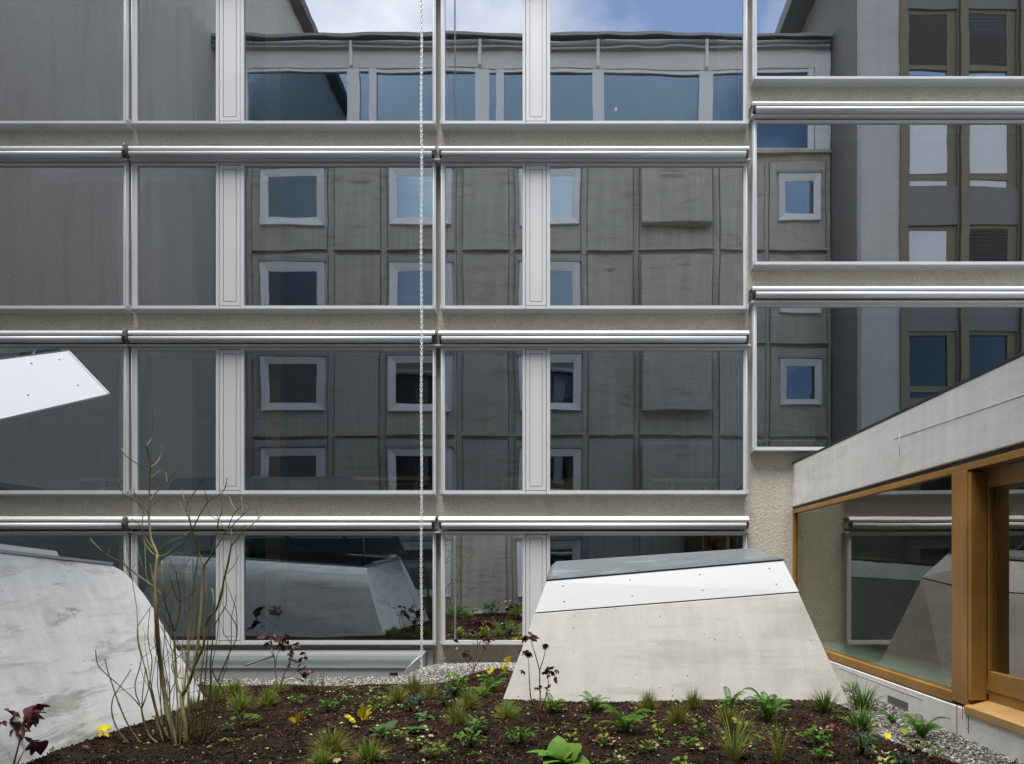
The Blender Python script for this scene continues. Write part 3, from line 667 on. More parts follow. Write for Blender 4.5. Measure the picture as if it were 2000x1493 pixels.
# glazed attic
box(x0, x1, YO - .25, YO + .14, oz(303), oz(296)).build('attic_ledge', 'conc_old', OB)
ax0, ax1 = ox(478), ox(1592)
bars = [(478, 484), (679, 703), (722, 736), (930, 957), (970, 985), (1159, 1181), (1365, 1392), (1578, 1590)]
for a, b in bars: box(ox(a), ox(b), YO - .15, YO + .02, oz(295), oz(134.5)).build('attic_mullion', 'opp_frame', OB)
for (a, b), (c, d) in zip(bars[:-1], bars[1:]):
    f_ = MB(); f_.box(ox(b), ox(c), YO - .12, YO, oz(141), oz(135)); f_.box(ox(b), ox(c), YO - .12, YO, oz(295.5), oz(289)); wn_ = f_.build('attic_window', 'opp_frame', OB)
    pane(ox(b), ox(c), oz(289), oz(141), YO - .06, rr.uniform(-.002, .002), side=1, tilt=(rr.uniform(-.003, .003), rr.uniform(-.003, .003))).build('pane', ['glass_attic', 'clear'], wn_)
box(x0 + .0, ax0 - .001, YO - .2, YO + .005, oz(296), oz(100)).build('attic_wall', 'conc_old', OB)
box(ax1 + .001, x1, YO - .2, YO + .005, oz(296), oz(100)).build('attic_wall', 'opp_frame', OB)
box(ax0, ax1, YO - .2, YO + .03, oz(134), oz(100)).build('attic_fascia', 'cream', OB)
box(x0, x1, -6, YO + .22, oz(79), oz(73)).build('roof', 'gutter', OB)
for px in (688, 940, 1170, 1378): box(ox(px - 3), ox(px + 3), YO + .031, YO + .14, oz(133), oz(83)).build('gutter_bracket', 'opp_frame', OB)
for a, b in ((418, 684), (692, 936), (944, 1166), (1174, 1374), (1382, 1618)):
    MB().tube([(ox(a), YO + .13, oz(90)), (ox(b), YO + .13, oz(90))], .085, 10).build('attic_awning', 'gutter', OB)
    box(ox(a), ox(b), YO + .04, YO + .2, oz(101), oz(97)).build('awning_rail', 'gutter', OB)
# vent box low on its wall
box(ox(923), ox(945), YO + .06, YO + .16, oz(1216), oz(1194)).build('vent_box', 'opp_frame', OB, .01)
MB().tube([(ox(934), YO + .16, oz(1205)), (ox(934), YO + .19, oz(1205))], .12, 14).build('vent_cap', 'panel', OB)

# neighbours closing the court
NL = empty('tall_neighbour', (-11.5, 1, 0), 'tall windowless stucco wall of the neighbouring house along the left of the court', 'building')
box(-16, -11.32, -8.7, 18, -.3, 24.6).build('wall', 'stucco_side', NL)
MB().box(-16, -10.85, -9.1, 18, 24.6, 24.95).build('roof', 'eave', NL)
box(-11.319, -11.0, -.1, 10.3, 3.3, 3.42).build('ledge', 'gutter', NL)
NB = empty('office_block', (10, 1.88, 0), 'tall office block with bronze framed windows and dark roof overhang mirrored in the upper panes', 'building')
YN = 1.88; sn = F / (2 * (D + .028) - YN)
nx = lambda px: (px - CX) / sn
nz2 = lambda py: E - (py - CY) / sn
bx = nx(1757)
box(8.28, 8.30, -9, YN - .3, -.3, 21.1).build('side_wall', 'conc_dark', NB)
box(8.30, bx, -9, YN, -.3, 21.1).build('corner_pier', 'conc_light', NB)
cols = [(1773 + 118 * i, 1871 + 118 * i) for i in range(4)]
hs = []
rows = [(14 - 209 * 1, 131 - 209), (14, 131), (226, 345), (437, 555), (645, 762), (854, 972)]
for a, b in cols:
    for t_, bo in rows: hs.append((nx(a), nx(b), nz2(bo + 18), nz2(t_)))
MB().wall(bx, nx(2250), -.3, 21.1, YN - .25, YN - .05, hs).build('wall', 'spandrel', NB)
for i in range(5):
    xa = nx(1757 + 118 * i); box(xa, xa + .22, YN - .049, YN + .06, 0, 20.9).build('pilaster', 'bronze', NB)
rb = random.Random(5)
for ci, (a, b) in enumerate(cols):
    for ri, (t_, bo) in enumerate(rows):
        X0, X1, Z0, Z1 = nx(a) + .001, nx(b) - .001, nz2(bo + 18), nz2(t_)
        f_ = MB(); f_.box(X0, X0 + .09, YN - .2, YN - .1, Z0, Z1); f_.box(X1 - .25, X1, YN - .2, YN - .1, Z0, Z1)
        f_.box(X0 + .09, X1 - .25, YN - .2, YN - .1, Z1 - .1, Z1); f_.box(X0 + .09, X1 - .25, YN - .2, YN - .1, Z0 + .23, Z0 + .37); f_.box(X0 + .09, X1 - .25, YN - .2, YN - .1, Z0, Z0 + .05)
        wn_ = f_.build('window', 'bronze', NB)
        pane(X0 + .09, X1 - .25, Z0 + .37, Z1 - .1, YN - .15, rb.uniform(-.002, .002), side=1, tilt=(0, rb.uniform(-.01, .002))).build('pane', ['glass_old' if ri < 4 else 'glass_office', 'clear'], wn_)
        pane(X0 + .09, X1 - .25, Z0 + .05, Z0 + .23, YN - .15, 0, side=1).build('pane', ['glass_office', 'clear'], wn_)
        if ri == 1 or (ri == 3 and ci == 1):
            bl = MB()
            for s_ in range(20):
                z = Z1 - .12 - s_ * .085
                if z > Z0 + .4: bl.hexa([(X0 + .1, YN - .13, z - .05), (X1 - .26, YN - .13, z - .05), (X1 - .26, YN - .10, z), (X0 + .1, YN - .10, z)], [(X0 + .1, YN - .128, z - .044), (X1 - .26, YN - .128, z - .044), (X1 - .26, YN - .098, z + .006), (X0 + .1, YN - .098, z + .006)])
            bl.build('blind', 'blind', wn_)['kind'] = 'stuff'
        elif ri == 2 or (ri == 3 and ci == 0):  # white sheets added before these panes in place of mirrored bright cloud
            box(X0 + .095, X1 - .255, YN - .13, YN - .12, Z0 + .4 if ri == 2 else Z0 + .3, Z1 - .1).build('cloud_reflection_sheet', 'cloud_white', wn_)
            if ri == 2: box(X0 + .095, X1 - .255, YN - .13, YN - .12, Z0 + .06, Z0 + .22).build('cloud_reflection_sheet', 'cloud_white', wn_)
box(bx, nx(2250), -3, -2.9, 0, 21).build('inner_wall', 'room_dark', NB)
MB().box(7.5, nx(2250), -9.4, YN + .5, 21.1, 21.6).build('roof', 'eave', NB)

# warm lamps glimpsed behind the opposite panes
def lamp(px, py, r, lab):
    x, z = ox(px), oz(py); t = empty('pendant_lamp', (x, YO - .55, z), lab, 'lamp')
    m = MB(); m.tube([(x, YO - .55, z - r), (x, YO - .55, z - r * .6), (x, YO - .55, z), (x, YO - .55, z + r * .6), (x, YO - .55, z + r)], [r * .2, r * .8, r, r * .8, r * .25], 10); m.build('bulb', 'bulb', t)
    MB().tube([(x, YO - .55, z + r), (x, YO - .55, z + .5)], .008, 5).build('cord', 'dark', t)
lamp(1206, 184, .055, 'small warm lamp glowing behind the mirrored attic glass')
lamp(1540, 722, .07, 'warm lamp glowing in the small square mirrored window above the pavilion roof')

# ------------------------------------------------------------------ furniture glimpsed on the second level
def table(px0, px1, py, Y, mat_, label, legs, dep=.8, floor=2.62):
    a, b = at(px0, py, Y), at(px1, py, Y); z = a.z
    t = empty('table', ((a.x + b.x) / 2, Y + dep / 2, floor), label, 'table', 'tables seen through the second level glass')
    MB().box(a.x, b.x, Y, Y + dep, z - .06, z).build('tabletop', mat_, t, .008)
    for lx in legs:
        x = (lx - CX) * Y / F
        for yy in (Y + .12, Y + dep - .12): MB().tube([(x, yy, floor), (x + .02, yy, z - .036)], [.026, .04], 8).build('leg', mat_, t)
table(155, 300, 933, 11.28, 'table', 'pale wood table behind the glass above the bare shrub', [188, 270])
table(690, 842, 931, 11.28, 'table', 'long pale wood table behind the glass beside the rain chain', [747, 808])
table(1275, 1402, 935, 11.28, 'table', 'pale wood table behind the wide pane above the concrete skylight', [1313, 1380])
table(478, 522, 929, 12.05, 'mint', 'mint green table behind the glass beside the ochre column', [484, 516])
table(1478, 1592, 856, 11.25, 'table', 'yellowish wood table behind the glass just over the pavilion roof beam', [1500, 1570], floor=3.30)
def chair(px, py, Y, mat_, label):
    p = at(px, py, Y); z = p.z; t = empty('chair', (p.x, Y, 2.62), label, 'chair', 'chairs seen through the second level glass')
    m = MB(); n = 6
    for i in range(n):
        a0, a1 = -.5 + i / n, -.5 + (i + 1) / n
        f_ = lambda a: (p.x + .46 * a, Y + .12 - .45 * a * a)
        (xa, ya), (xb_, yb_) = f_(a0), f_(a1)
        m.hexa([(xa, ya, z - .22), (xb_, yb_, z - .22), (xb_, yb_ + .02, z - .22), (xa, ya + .02, z - .22)], [(xa, ya, z), (xb_, yb_, z), (xb_, yb_ + .02, z), (xa, ya + .02, z)])
    m.build('backrest', mat_, t); MB().box(p.x - .21, p.x + .21, Y - .38, Y + .05, 3.05, 3.08).build('seat', mat_, t, .01)
    for dx in (-.18, .18):
        for dy in (-.34, .06): MB().tube([(p.x + dx * 1.15, Y + dy, 2.62), (p.x + dx, Y + dy, 3.05 if dy < 0 else z - .1)], .014, 6).build('leg', 'table', t)
chair(590, 937, 11.45, 'grey_shade', 'grey green chair behind the glass before the ochre column')
chair(1100, 932, 11.45, 'mustard', 'mustard yellow chair behind the glass next to the vent panel')
chair(1008, 930, 11.65, 'mint', 'mint green chair in the narrow pane beside the vent panel')

# ------------------------------------------------------------------ planting
def D_at(px, py): # depth of a point of the shrub: its stems lean towards and away from the house
    h = max(0, (1462 - py) / 600)
    return 5.42 + h * (.42 * math.sin(.021 * px + 1.0) + .25 * math.sin(.047 * px + .013 * py))
def sp(px, py): return at(px, py, D_at(px, py))
SB = empty('bare_shrub', sp(345, 1462), 'tall leafless shrub of many green brown stems in front of the big streaked concrete skylight', 'shrub')
STEMS = [  # base radius mm, tip radius mm, pixel path
 (21, 13, [(346,1463),(337,1425),(327,1390),(318,1330),(311,1275),(306,1225),(304,1180),(303,1130),(308,1083)]),
 (10, 6, [(308,1083),(301,1067),(295,1050),(291,1015),(291,985),(292,955),(293,924),(293,905),(286,871)]),
 (4, 3, [(286,871),(279,862),(273,853)]), (3.5, 2, [(286,871),(294,860),(297,846),(299,822),(297,800)]),
 (5, 3, [(293,913),(306,904),(314,888),(315,868)]), (5, 3.5, [(292,924),(276,912),(263,903),(245,890),(238,877)]),
 (4, 3, [(293,935),(305,925),(314,919),(322,917)]), (6, 4, [(292,982),(300,967),(314,955),(325,945),(336,932),(345,921)]), (3, 2.5, [(327,943),(325,932),(324,924)]),
 (5, 3, [(290,1002),(280,990),(265,980),(245,969),(235,955),(231,940)]), (3, 2.5, [(265,980),(262,965),(262,950)]), (4, 3, [(293,990),(302,983),(308,979),(312,976)]),
 (6, 3, [(308,1083),(296,1068),(284,1051),(276,1036),(272,1025),(258,1014)]), (6, 4, [(302,1085),(290,1072),(281,1055),(277,1035),(278,1018),(280,998)]), (4, 2, [(280,998),(272,985),(266,975),(261,955)]),
 (8, 5, [(310,1088),(325,1084),(340,1073),(358,1058),(373,1040)]), (6, 4, [(311,1078),(322,1065),(336,1056),(355,1050),(373,1038)]),
 (6, 3.5, [(373,1040),(384,1018),(392,1003),(400,990),(407,980),(418,973),(430,966),(440,952),(443,933)]), (4, 2.5, [(407,980),(401,965),(398,935)]), (3, 2, [(398,935),(402,928)]), (2.5, 2, [(398,937),(388,950),(375,966)]),
 (7, 3, [(304,1150),(285,1135),(262,1118),(245,1105),(225,1092),(209,1085),(192,1070),(176,1052)]), (4, 3, [(209,1085),(214,1075),(216,1066)]), (4, 2.5, [(247,1107),(236,1095),(228,1080),(225,1068),(223,1052)]), (4, 2, [(250,1110),(262,1105),(269,1095)]),
 (6, 3, [(318,1165),(300,1146),(280,1133),(260,1120)]),
 (20, 15, [(364,1456),(363,1425),(358,1395),(355,1370),(354,1355)]),
 (13, 8, [(354,1355),(347,1343),(344,1325),(343,1290),(341,1260),(341,1234)]), (7, 5, [(341,1234),(334,1215),(328,1195),(321,1170),(319,1140),(316,1095)]),
 (8, 6, [(341,1234),(347,1210),(351,1190),(352,1178)]), (6, 4, [(352,1178),(343,1164),(336,1140),(331,1122),(326,1105)]), (6, 4, [(352,1178),(350,1150),(345,1125),(344,1118)]),
 (3, 2, [(344,1118),(335,1100),(328,1080)]), (3, 2, [(344,1118),(362,1105),(374,1085),(380,1070)]), (3.5, 2.5, [(352,1177),(363,1167),(375,1160),(384,1145)]), (3, 2, [(325,1108),(340,1117),(360,1119),(376,1122)]),
 (15, 12, [(357,1357),(369,1335),(378,1306),(383,1285),(386,1262),(390,1225),(393,1190),(395,1150),(397,1121),(398,1106)]),
 (8, 5, [(398,1106),(390,1085),(384,1062),(379,1048),(375,1038),(370,1015),(363,1000)]), (4, 3, [(363,1000),(354,990),(351,981)]), (4, 3, [(363,1000),(365,985),(373,973)]), (3.5, 2, [(365,983),(358,972),(355,955)]),
 (3, 2, [(373,973),(385,955),(401,930)]), (3, 2, [(375,1038),(371,1015),(371,985)]),
 (9, 6, [(398,1106),(408,1092),(414,1081),(418,1062),(422,1045),(427,1017)]), (5, 3, [(427,1017),(424,1004),(420,998)]), (4, 2.5, [(427,1017),(433,1000),(435,975)]), (3, 2, [(424,1014),(412,1008),(405,990)]),
 (5, 3.5, [(414,1081),(426,1063),(436,1047),(445,1032),(449,1022),(455,1008),(461,998)]), (4, 3, [(461,998),(453,985),(448,970)]), (4, 3, [(461,998),(472,988),(471,972)]),
 (11, 7, [(378,1304),(388,1284),(397,1262),(400,1235),(402,1218),(412,1200),(422,1192),(432,1160),(438,1130),(446,1098),(451,1068)]),
 (6, 3, [(451,1068),(462,1053),(474,1040),(490,1027),(505,1013),(516,1002),(522,989)]), (3, 2, [(505,1013),(502,1003),(499,993)]), (6, 4, [(451,1068),(452,1048),(452,1031)]), (5, 3, [(452,1031),(462,1017),(474,1007),(474,995),(472,980)]), (3, 2, [(474,1007),(482,1000),(489,992)]),
 (3.5, 2, [(452,1048),(463,1037),(474,1030),(481,1025)]), (4, 3, [(452,1031),(443,1035),(436,1028),(428,1018)]),
 (4, 2, [(440,1123),(455,1108),(467,1085)]),
 (8, 5, [(397,1451),(405,1415),(411,1371),(412,1330),(411,1299),(414,1262),(417,1226)]), (5, 3, [(417,1226),(428,1205),(439,1187),(442,1175),(441,1130),(436,1100)]),
 (7, 5, [(404,1447),(422,1430),(434,1409),(439,1385),(439,1358),(430,1340),(421,1325),(413,1305)]), (6, 4, [(426,1330),(436,1304),(446,1280),(455,1262),(462,1246),(463,1226)]), (4, 2.5, [(463,1226),(452,1205),(439,1187),(428,1170),(420,1160)]), (3, 2, [(463,1226),(462,1195),(450,1160),(443,1140)]),
 (7, 4, [(390,1446),(394,1400),(399,1347),(403,1295),(406,1250),(412,1205),(418,1180),(414,1150)]), (6, 4, [(373,1441),(382,1400),(389,1350),(394,1310),(402,1262)]),
 (9, 5, [(351,1463),(354,1420),(358,1371),(362,1325),(366,1284),(370,1240),(373,1198),(377,1160),(381,1128),(387,1088)]),
 (6, 3, [(362,1325),(345,1322),(335,1300),(352,1280),(362,1276)]), (5, 3, [(366,1278),(348,1255),(330,1225),(315,1195)]), (4, 3, [(385,1308),(360,1290),(335,1268),(320,1235),(313,1222)]),
 (7, 4, [(308,1466),(290,1468),(272,1464),(255,1455),(240,1440),(228,1422),(220,1400),(218,1380),(222,1360),(230,1348),(240,1333),(256,1308)]),
 (8, 4, [(305,1463),(292,1459),(276,1451),(260,1432),(246,1408),(234,1380),(224,1352),(217,1330),(211,1313),(205,1287)]),
 (9, 7, [(325,1459),(312,1454),(295,1441),(286,1425),(280,1404),(276,1383)]), (5, 3.5, [(276,1383),(262,1366),(244,1349),(226,1333),(211,1320),(200,1310),(191,1298),(188,1284),(187,1270)]),
 (5, 3, [(274,1376),(266,1358),(264,1335),(271,1310),(276,1286),(271,1265),(268,1240),(270,1222),(282,1204),(296,1183)]), (3, 2, [(276,1286),(290,1276),(303,1262)]),
 (5, 3, [(277,1383),(279,1350),(284,1308)]), (5, 3, [(277,1384),(288,1352),(293,1328),(297,1290),(291,1262),(289,1234),(293,1188)]),
 (6, 3, [(321,1455),(312,1425),(305,1395),(296,1360),(289,1330),(285,1304)]), (5, 3, [(330,1443),(316,1415),(306,1385),(298,1350),(293,1332)]), (4, 3, [(296,1360),(297,1330),(304,1290),(306,1268)]),
 (5, 3, [(327,1375),(334,1350),(345,1325),(354,1305)]), (3, 2, [(362,1358),(375,1352),(392,1348)]), (3, 2, [(223,1356),(240,1348),(262,1343)]),
 (4, 2, [(330,1442),(345,1435),(352,1395)]), (4, 3, [(340,1462),(347,1430),(352,1390)]), (4, 3, [(368,1456),(382,1440),(392,1420),(407,1385)]),
]
rs = random.Random(11)
for r0, r1, pth in STEMS:
    P = [sp(*p) for p in pth]; q = []
    for i in range(len(P) - 1):
        p0, p1, p2, p3 = P[max(i - 1, 0)], P[i], P[i + 1], P[min(i + 2, len(P) - 1)]
        for k in range(3):
            t = k / 3; q.append(.5 * ((2 * p1) + (p2 - p0) * t + (2 * p0 - 5 * p1 + 4 * p2 - p3) * t * t + (3 * p1 - p0 - 3 * p2 + p3) * t ** 3))
    q.append(P[-1]); n_ = len(q)
    rad = [(r0 + (r1 - r0) * i / (n_ - 1)) * .001 * .92 * (1 + .22 * (rs.random() < .13) + rs.uniform(-.05, .05)) for i in range(n_)]
    if r1 < 5: rad[-1] *= 1.25
    MB().tube(q, rad, 7 if r0 > 7 else 5).build('stem', 'bark', SB)

rt = random.Random(31)
for i in range(22):
    x0 = rt.uniform(318, 402); y0 = 1462 - abs(x0 - 360) * .18 - rt.uniform(0, 10); sp_ = (x0 - 358) * rt.uniform(.6, 1.9) + rt.uniform(-18, 18); hh = rt.uniform(180, 430); pth = []
    for j in range(7):
        t = j / 6; pth.append((x0 + sp_ * t ** .7 + rt.uniform(-5, 5) * (j > 0), y0 - hh * t))
    q = [sp(*p) + Vector((0, rt.uniform(-.02, .02), 0)) for p in pth]; r_ = rt.uniform(3.2, 5.0) * .001
    MB().tube(q, [r_ * (1 - .55 * j / 6) for j in range(7)], 5).build('stem', 'bark', SB)
    k = rt.randint(3, 5); e = pth[k]; dx = rt.choice((-1, 1)) * rt.uniform(14, 34)
    MB().tube([sp(*e), sp(e[0] + dx * .6, e[1] - 20), sp(e[0] + dx, e[1] - 52)], [r_ * .7, r_ * .55, r_ * .4], 4).build('stem', 'bark', SB)

def blade(m, L_, W, az, lean, droop, r0, mi):
    """one arching grass blade as a thin folded ribbon"""
    d = Vector((math.cos(az), math.sin(az), 0)); s_ = Vector((-d.y, d.x, 0)); vs = []; n = 5
    p = d * r0; a = lean
    for i in range(n + 1):
        w_ = W * (1 - (i / n) ** 1.7) + .0006
        vs += [p - s_ * w_ + Vector((0, 0, w_ * .5)), p, p + s_ * w_ + Vector((0, 0, w_ * .5))]
        p = p + (d * math.sin(a) + Vector((0, 0, math.cos(a)))) * (L_ / n); a += droop / n
    m.add(vs, [q for i in range(n) for q in ((3 * i, 3 * i + 1, 3 * i + 4, 3 * i + 3), (3 * i + 1, 3 * i + 2, 3 * i + 5, 3 * i + 4))], mi, True)
def oval(m, L_, W, mat=Matrix(), fold=.25, droop=.5, n=6, mi=0, tip=1.0, wave=0):
    vs = []; a = 0; p = Vector((0, 0, 0))
    for i in range(n + 1):
        t = i / n; w_ = W * (math.sin(PI * min(1, t * .96 + .04) ** (.85 * tip)) ** .8 if 0 < t < 1 else .03)
        wz = wave * math.sin(i * 2.4) * W
        vs += [p + Vector((0, -w_, w_ * fold + wz)), p.copy(), p + Vector((0, w_, w_ * fold - wz))]
        p = p + Vector((math.cos(a), 0, -math.sin(a))) * (L_ / n); a += droop / n
    m.add([mat @ v for v in vs], [q for i in range(n) for q in ((3 * i, 3 * i + 1, 3 * i + 4, 3 * i + 3), (3 * i + 1, 3 * i + 2, 3 * i + 5, 3 * i + 4))], mi, True)
def lobed(m, L_, mat=Matrix(), mi=0, curl=.3, lobes=5):
    """a lobed leaf: a fan of pointed lobes round the stalk"""
    vs = [Vector((0, 0, 0))]; fs = []; k = lobes * 4
    for i in range(k + 1):
        a = -2.35 + 4.7 * i / k; ph = i % 4
        r = L_ * (.62, .82, 1.0, .80)[ph] * (1 - .30 * abs(a) / 2.35)
        x, y = r * math.cos(a) * .5 + L_ * .34, r * math.sin(a) * .52
        vs.append(Vector((x, y, -curl * (x * x + y * y) / L_ + .07 * L_ * math.cos(i * PI / 2))))
    for i in range(k): fs.append((0, i + 1, i + 2))
    vs[0] = Vector((0, 0, 0)); m.add([mat @ v for v in vs], fs, mi, True)
def euler(az, el, roll=0): return Matrix.Rotation(az, 4, 'Z') @ Matrix.Rotation(-el, 4, 'Y') @ Matrix.Rotation(roll, 4, 'X')

# prototype meshes, shared by the copies
GRP = random.Random(21)
def tuft_meshes(kind, seed):
    r = random.Random(seed); a, b = MB(), MB()
    if kind == 'sedge':
        for i in range(210): blade(a, r.uniform(.55, 1.05), r.uniform(.010, .018), r.uniform(0, 2 * PI), abs(r.gauss(.3, .38)), r.uniform(.2, 1.0), r.uniform(0, .20), 0)
        for i in range(110): blade(b, r.uniform(.45, .95), r.uniform(.008, .015), r.uniform(0, 2 * PI), r.uniform(.45, 1.35), r.uniform(.2, .9), r.uniform(0, .18), 0)
    elif kind == 'broad':
        for i in range(95): blade(a, r.uniform(.7, 1.15), r.uniform(.020, .034), r.uniform(0, 2 * PI), abs(r.gauss(.2, .45)), r.uniform(.3, 1.3), r.uniform(0, .2), 0)
        for i in range(22): blade(b, r.uniform(.5, .9), r.uniform(.012, .02), r.uniform(0, 2 * PI), r.uniform(.7, 1.4), r.uniform(.2, .7), r.uniform(0, .2), 0)
    else:
        for i in range(60): blade(a, r.uniform(.6, 1.2), r.uniform(.006, .011), r.uniform(0, 2 * PI), abs(r.gauss(.1, .3)), r.uniform(.2, 1.2), r.uniform(0, .1), 0)
        for i in range(22): blade(b, r.uniform(.7, 1.25), r.uniform(.005, .009), r.uniform(0, 2 * PI), r.uniform(.1, .8), r.uniform(.4, 1.6), r.uniform(0, .1), 0)
    return a, b
TUFT = {k: [tuple(x.mesh(n_, m_) for x, n_, m_ in zip(tuft_meshes(k, s_), ('green_blades', 'dry_blades'), (gm, 'g_dry'))) for s_ in range(4)]
        for k, gm in (('sedge', 'g_grass'), ('broad', 'g_dark'), ('wispy', 'g_grass'))}
def put(name, me, parent, loc=(0, 0, 0), rot=(0, 0, 0), s_=1.0):
    o = bpy.data.objects.new(name, me); COL.objects.link(o); o.parent = parent; o.location = loc; o.rotation_euler = rot; o.scale = (s_, s_, s_); return o
def size(px, base): return px * base.y / F
cnt = [0]
def tuft(px, py, wpx, hpx, label, kind='sedge'):
    b = G(px, py); t = empty('grass_tuft', b - Vector((0, 0, .012)), label, 'grass tuft', 'grass tufts in the planting bed'); cnt[0] += 1
    ga, gb = TUFT[kind][cnt[0] % 4]; rz = GRP.uniform(0, 6.28); h, w_ = size(hpx, b) * 1.22, size(wpx, b) * .86
    for n_, me in (('green_blades', ga), ('dry_blades', gb)):
        o = put(n_, me, t, rot=(0, 0, rz)); o.scale = (w_, w_, h); o['kind'] = 'stuff'
tuft(375,1387,34,30,'small sedge tuft between the bare shrub and the big skylight corner'); tuft(420,1372,38,42,'straw coloured sedge tuft at the far corner of the big skylight')
tuft(457,1356,48,32,'bright sedge tuft behind the bare shrub near the low skylight'); tuft(469,1390,48,44,'thick yellowish sedge tuft just beside the bare shrub')
tuft(524,1379,40,38,'sedge tuft at the foot of the red shrub by the low skylight'); tuft(546,1352,40,22,'low grass tuft around the stem of the red shrub by the low skylight')
tuft(775,1373,40,36,'dark green sedge tuft before the end of the low skylight'); tuft(809,1356,38,44,'tall dry based sedge tuft right below the rain chain')
tuft(841,1365,34,34,'small sedge tuft at the edge of the white gravel beside the rain chain'); tuft(916,1382,46,38,'wide golden sedge tuft below the round leafy clump by the gravel')
tuft(891,1416,44,44,'sedge tuft with straw blades lying at its foot'); tuft(990,1404,54,36,'spreading sedge tuft at the near corner of the concrete skylight')
tuft(647,1468,72,50,'largest sedge tuft, in bare soil at the front of the bed'); tuft(722,1487,66,50,'light green sedge tuft next to the largest one at the front')
tuft(627,1493,56,34,'straw coloured sedge tuft at the very front of the bed'); tuft(1266,1386,44,42,'upright sedge tuft against the concrete skylight, the one nearer its middle')
tuft(1355,1386,42,44,'upright sedge tuft against the concrete skylight beside the fern'); tuft(1325,1416,48,46,'rounded sedge tuft in front of the two upright ones')
tuft(1421,1414,50,38,'yellowing sedge tuft in front of the ferns at the concrete skylight'); tuft(1611,1391,58,44,'broad bladed dark tuft at the far corner of the concrete skylight','broad')
tuft(1684,1387,78,50,'broad bladed tuft by the pavilion plinth, the rear of two touching','broad'); tuft(1681,1426,74,44,'bright broad bladed tuft, the front of two touching by the pavilion gravel','broad')
tuft(1521,1492,58,88,'tall wispy grass with pale seed heads at the front of the bed','wispy'); tuft(1432,1484,120,82,'sprawling wispy grass with long arching blades at the front','wispy')
tuft(610,1354,22,46,'thin wispy grass at the gravel edge near the red shrub','wispy'); tuft(630,1354,20,46,'second thin wispy grass at the gravel edge, farther from the red shrub','wispy')

def frond_mesh(seed):
    r = random.Random(seed); m = MB(); n = 19; p = Vector((0, 0, 0)); a = 1.15; pts = []
    for i in range(n + 1):
        pts.append(p.copy()); p = p + Vector((math.cos(a), 0, math.sin(a))) / n; a -= 1.5 / n
    m.tube(pts, [.012 * (1 - .7 * i / n) for i in range(n + 1)], 4)
    for i in range(1, n + 1):
        t = i / n; l_ = .19 * math.sin(PI * min(1, (t * .82 + .18))) ** .8 + .015
        d = (pts[i] - pts[i - 1]).normalized()
        for sg in (-1, 1):
            e = (Vector((0, sg, 0)) * .95 + d * .42).normalized(); u = d * .019; dr = Vector((0, 0, -.22 * l_))
            b = pts[i]; m.add([b - u * .6, b + e * l_ * .35 - u + dr * .2, b + e * l_ * .7 - u * .7 + dr * .6, b + e * l_ + dr, b + e * l_ * .7 + u * .8 + dr * .6, b + e * l_ * .35 + u * 1.1 + dr * .2, b + u * .6, b + e * l_ * .4 + Vector((0, 0, .012)) + dr * .3],
                  [(0, 1, 7), (1, 2, 7), (2, 3, 7), (3, 4, 7), (4, 5, 7), (5, 6, 7)], 0)
    return m.mesh('frond', 'g_fern')
FR = [frond_mesh(i) for i in range(3)]
def fern(px, py, wpx, hpx, label, n=9):
    n += 3
    b = G(px, py); t = empty('fern', b, label, 'fern', 'ferns in the planting bed'); w_ = size(wpx, b) * .66; h = size(hpx, b) * 1.1
    for i in range(n):
        az = 2 * PI * i / n + GRP.uniform(-.35, .35); s_ = w_ * GRP.uniform(.75, 1.15)
        o = put('frond', FR[i % 3], t, rot=(0, 0, az), s_=s_); up_ = min(2.2, h / max(.01, w_) / .62) * GRP.uniform(.6, 1.25); o.scale = (s_, s_, s_ * up_)
fern(1080,1393,56,36,'dense fern behind the red shrub against the concrete skylight', 11); fern(1160,1390,60,40,'light fern alone against the middle of the concrete skylight', 7)
fern(1220,1432,92,56,'wide bright fern lying open in the middle of the bed', 8); fern(1425,1388,56,42,'feathery fern close against the concrete skylight beside the tall fern', 8)
fern(1500,1410,84,74,'tallest fern, with upright fronds at the concrete skylight', 12); fern(1800,1442,84,46,'dark fern reaching over the gravel by the pavilion', 8)
fern(1742,1417,38,32,'small dark fern beside the broad tufts at the gravel edge', 7); fern(962,1352,58,42,'fern close to the sloping end of the concrete skylight near the gravel mound', 10); fern(946,1362,44,26,'low fern just in front of the one by the gravel mound', 8)

def leafset(mat_, seed, n=3, lob=False, **k):
    out = []
    for i in range(n):
        m = MB()
        if lob: lobed(m, 1.0, curl=.25 + .2 * i)
        else: oval(m, 1.0, k.get('W', .26) * (.9 + .15 * i), droop=k.get('droop', .7) + .25 * i, fold=k.get('fold', .3), wave=k.get('wave', 0))
        out.append(m.mesh('leaf', mat_))
    return out
LV = {'hosta': leafset('g_hosta', 1, W=.24, droop=1.0), 'big': leafset('g_big', 2, W=.40, droop=1.1, wave=.06), 'per': leafset('g_per', 3, W=.30), 'perl': leafset('g_per', 3, lob=True), 'euph': leafset('g_euph', 4, W=.11, droop=.9), 'lime': leafset('g_lime', 5, lob=True), 'brown': leafset('g_brown', 5, lob=True),
      'yel': leafset('g_yel', 6, lob=True), 'pale': leafset('g_pale', 7, lob=True), 'red': leafset('g_red', 8, lob=True), 'redo': leafset('g_red', 9, W=.3, droop=1.2), 'hpale': leafset('g_pale', 3, W=.2, droop=.9)}
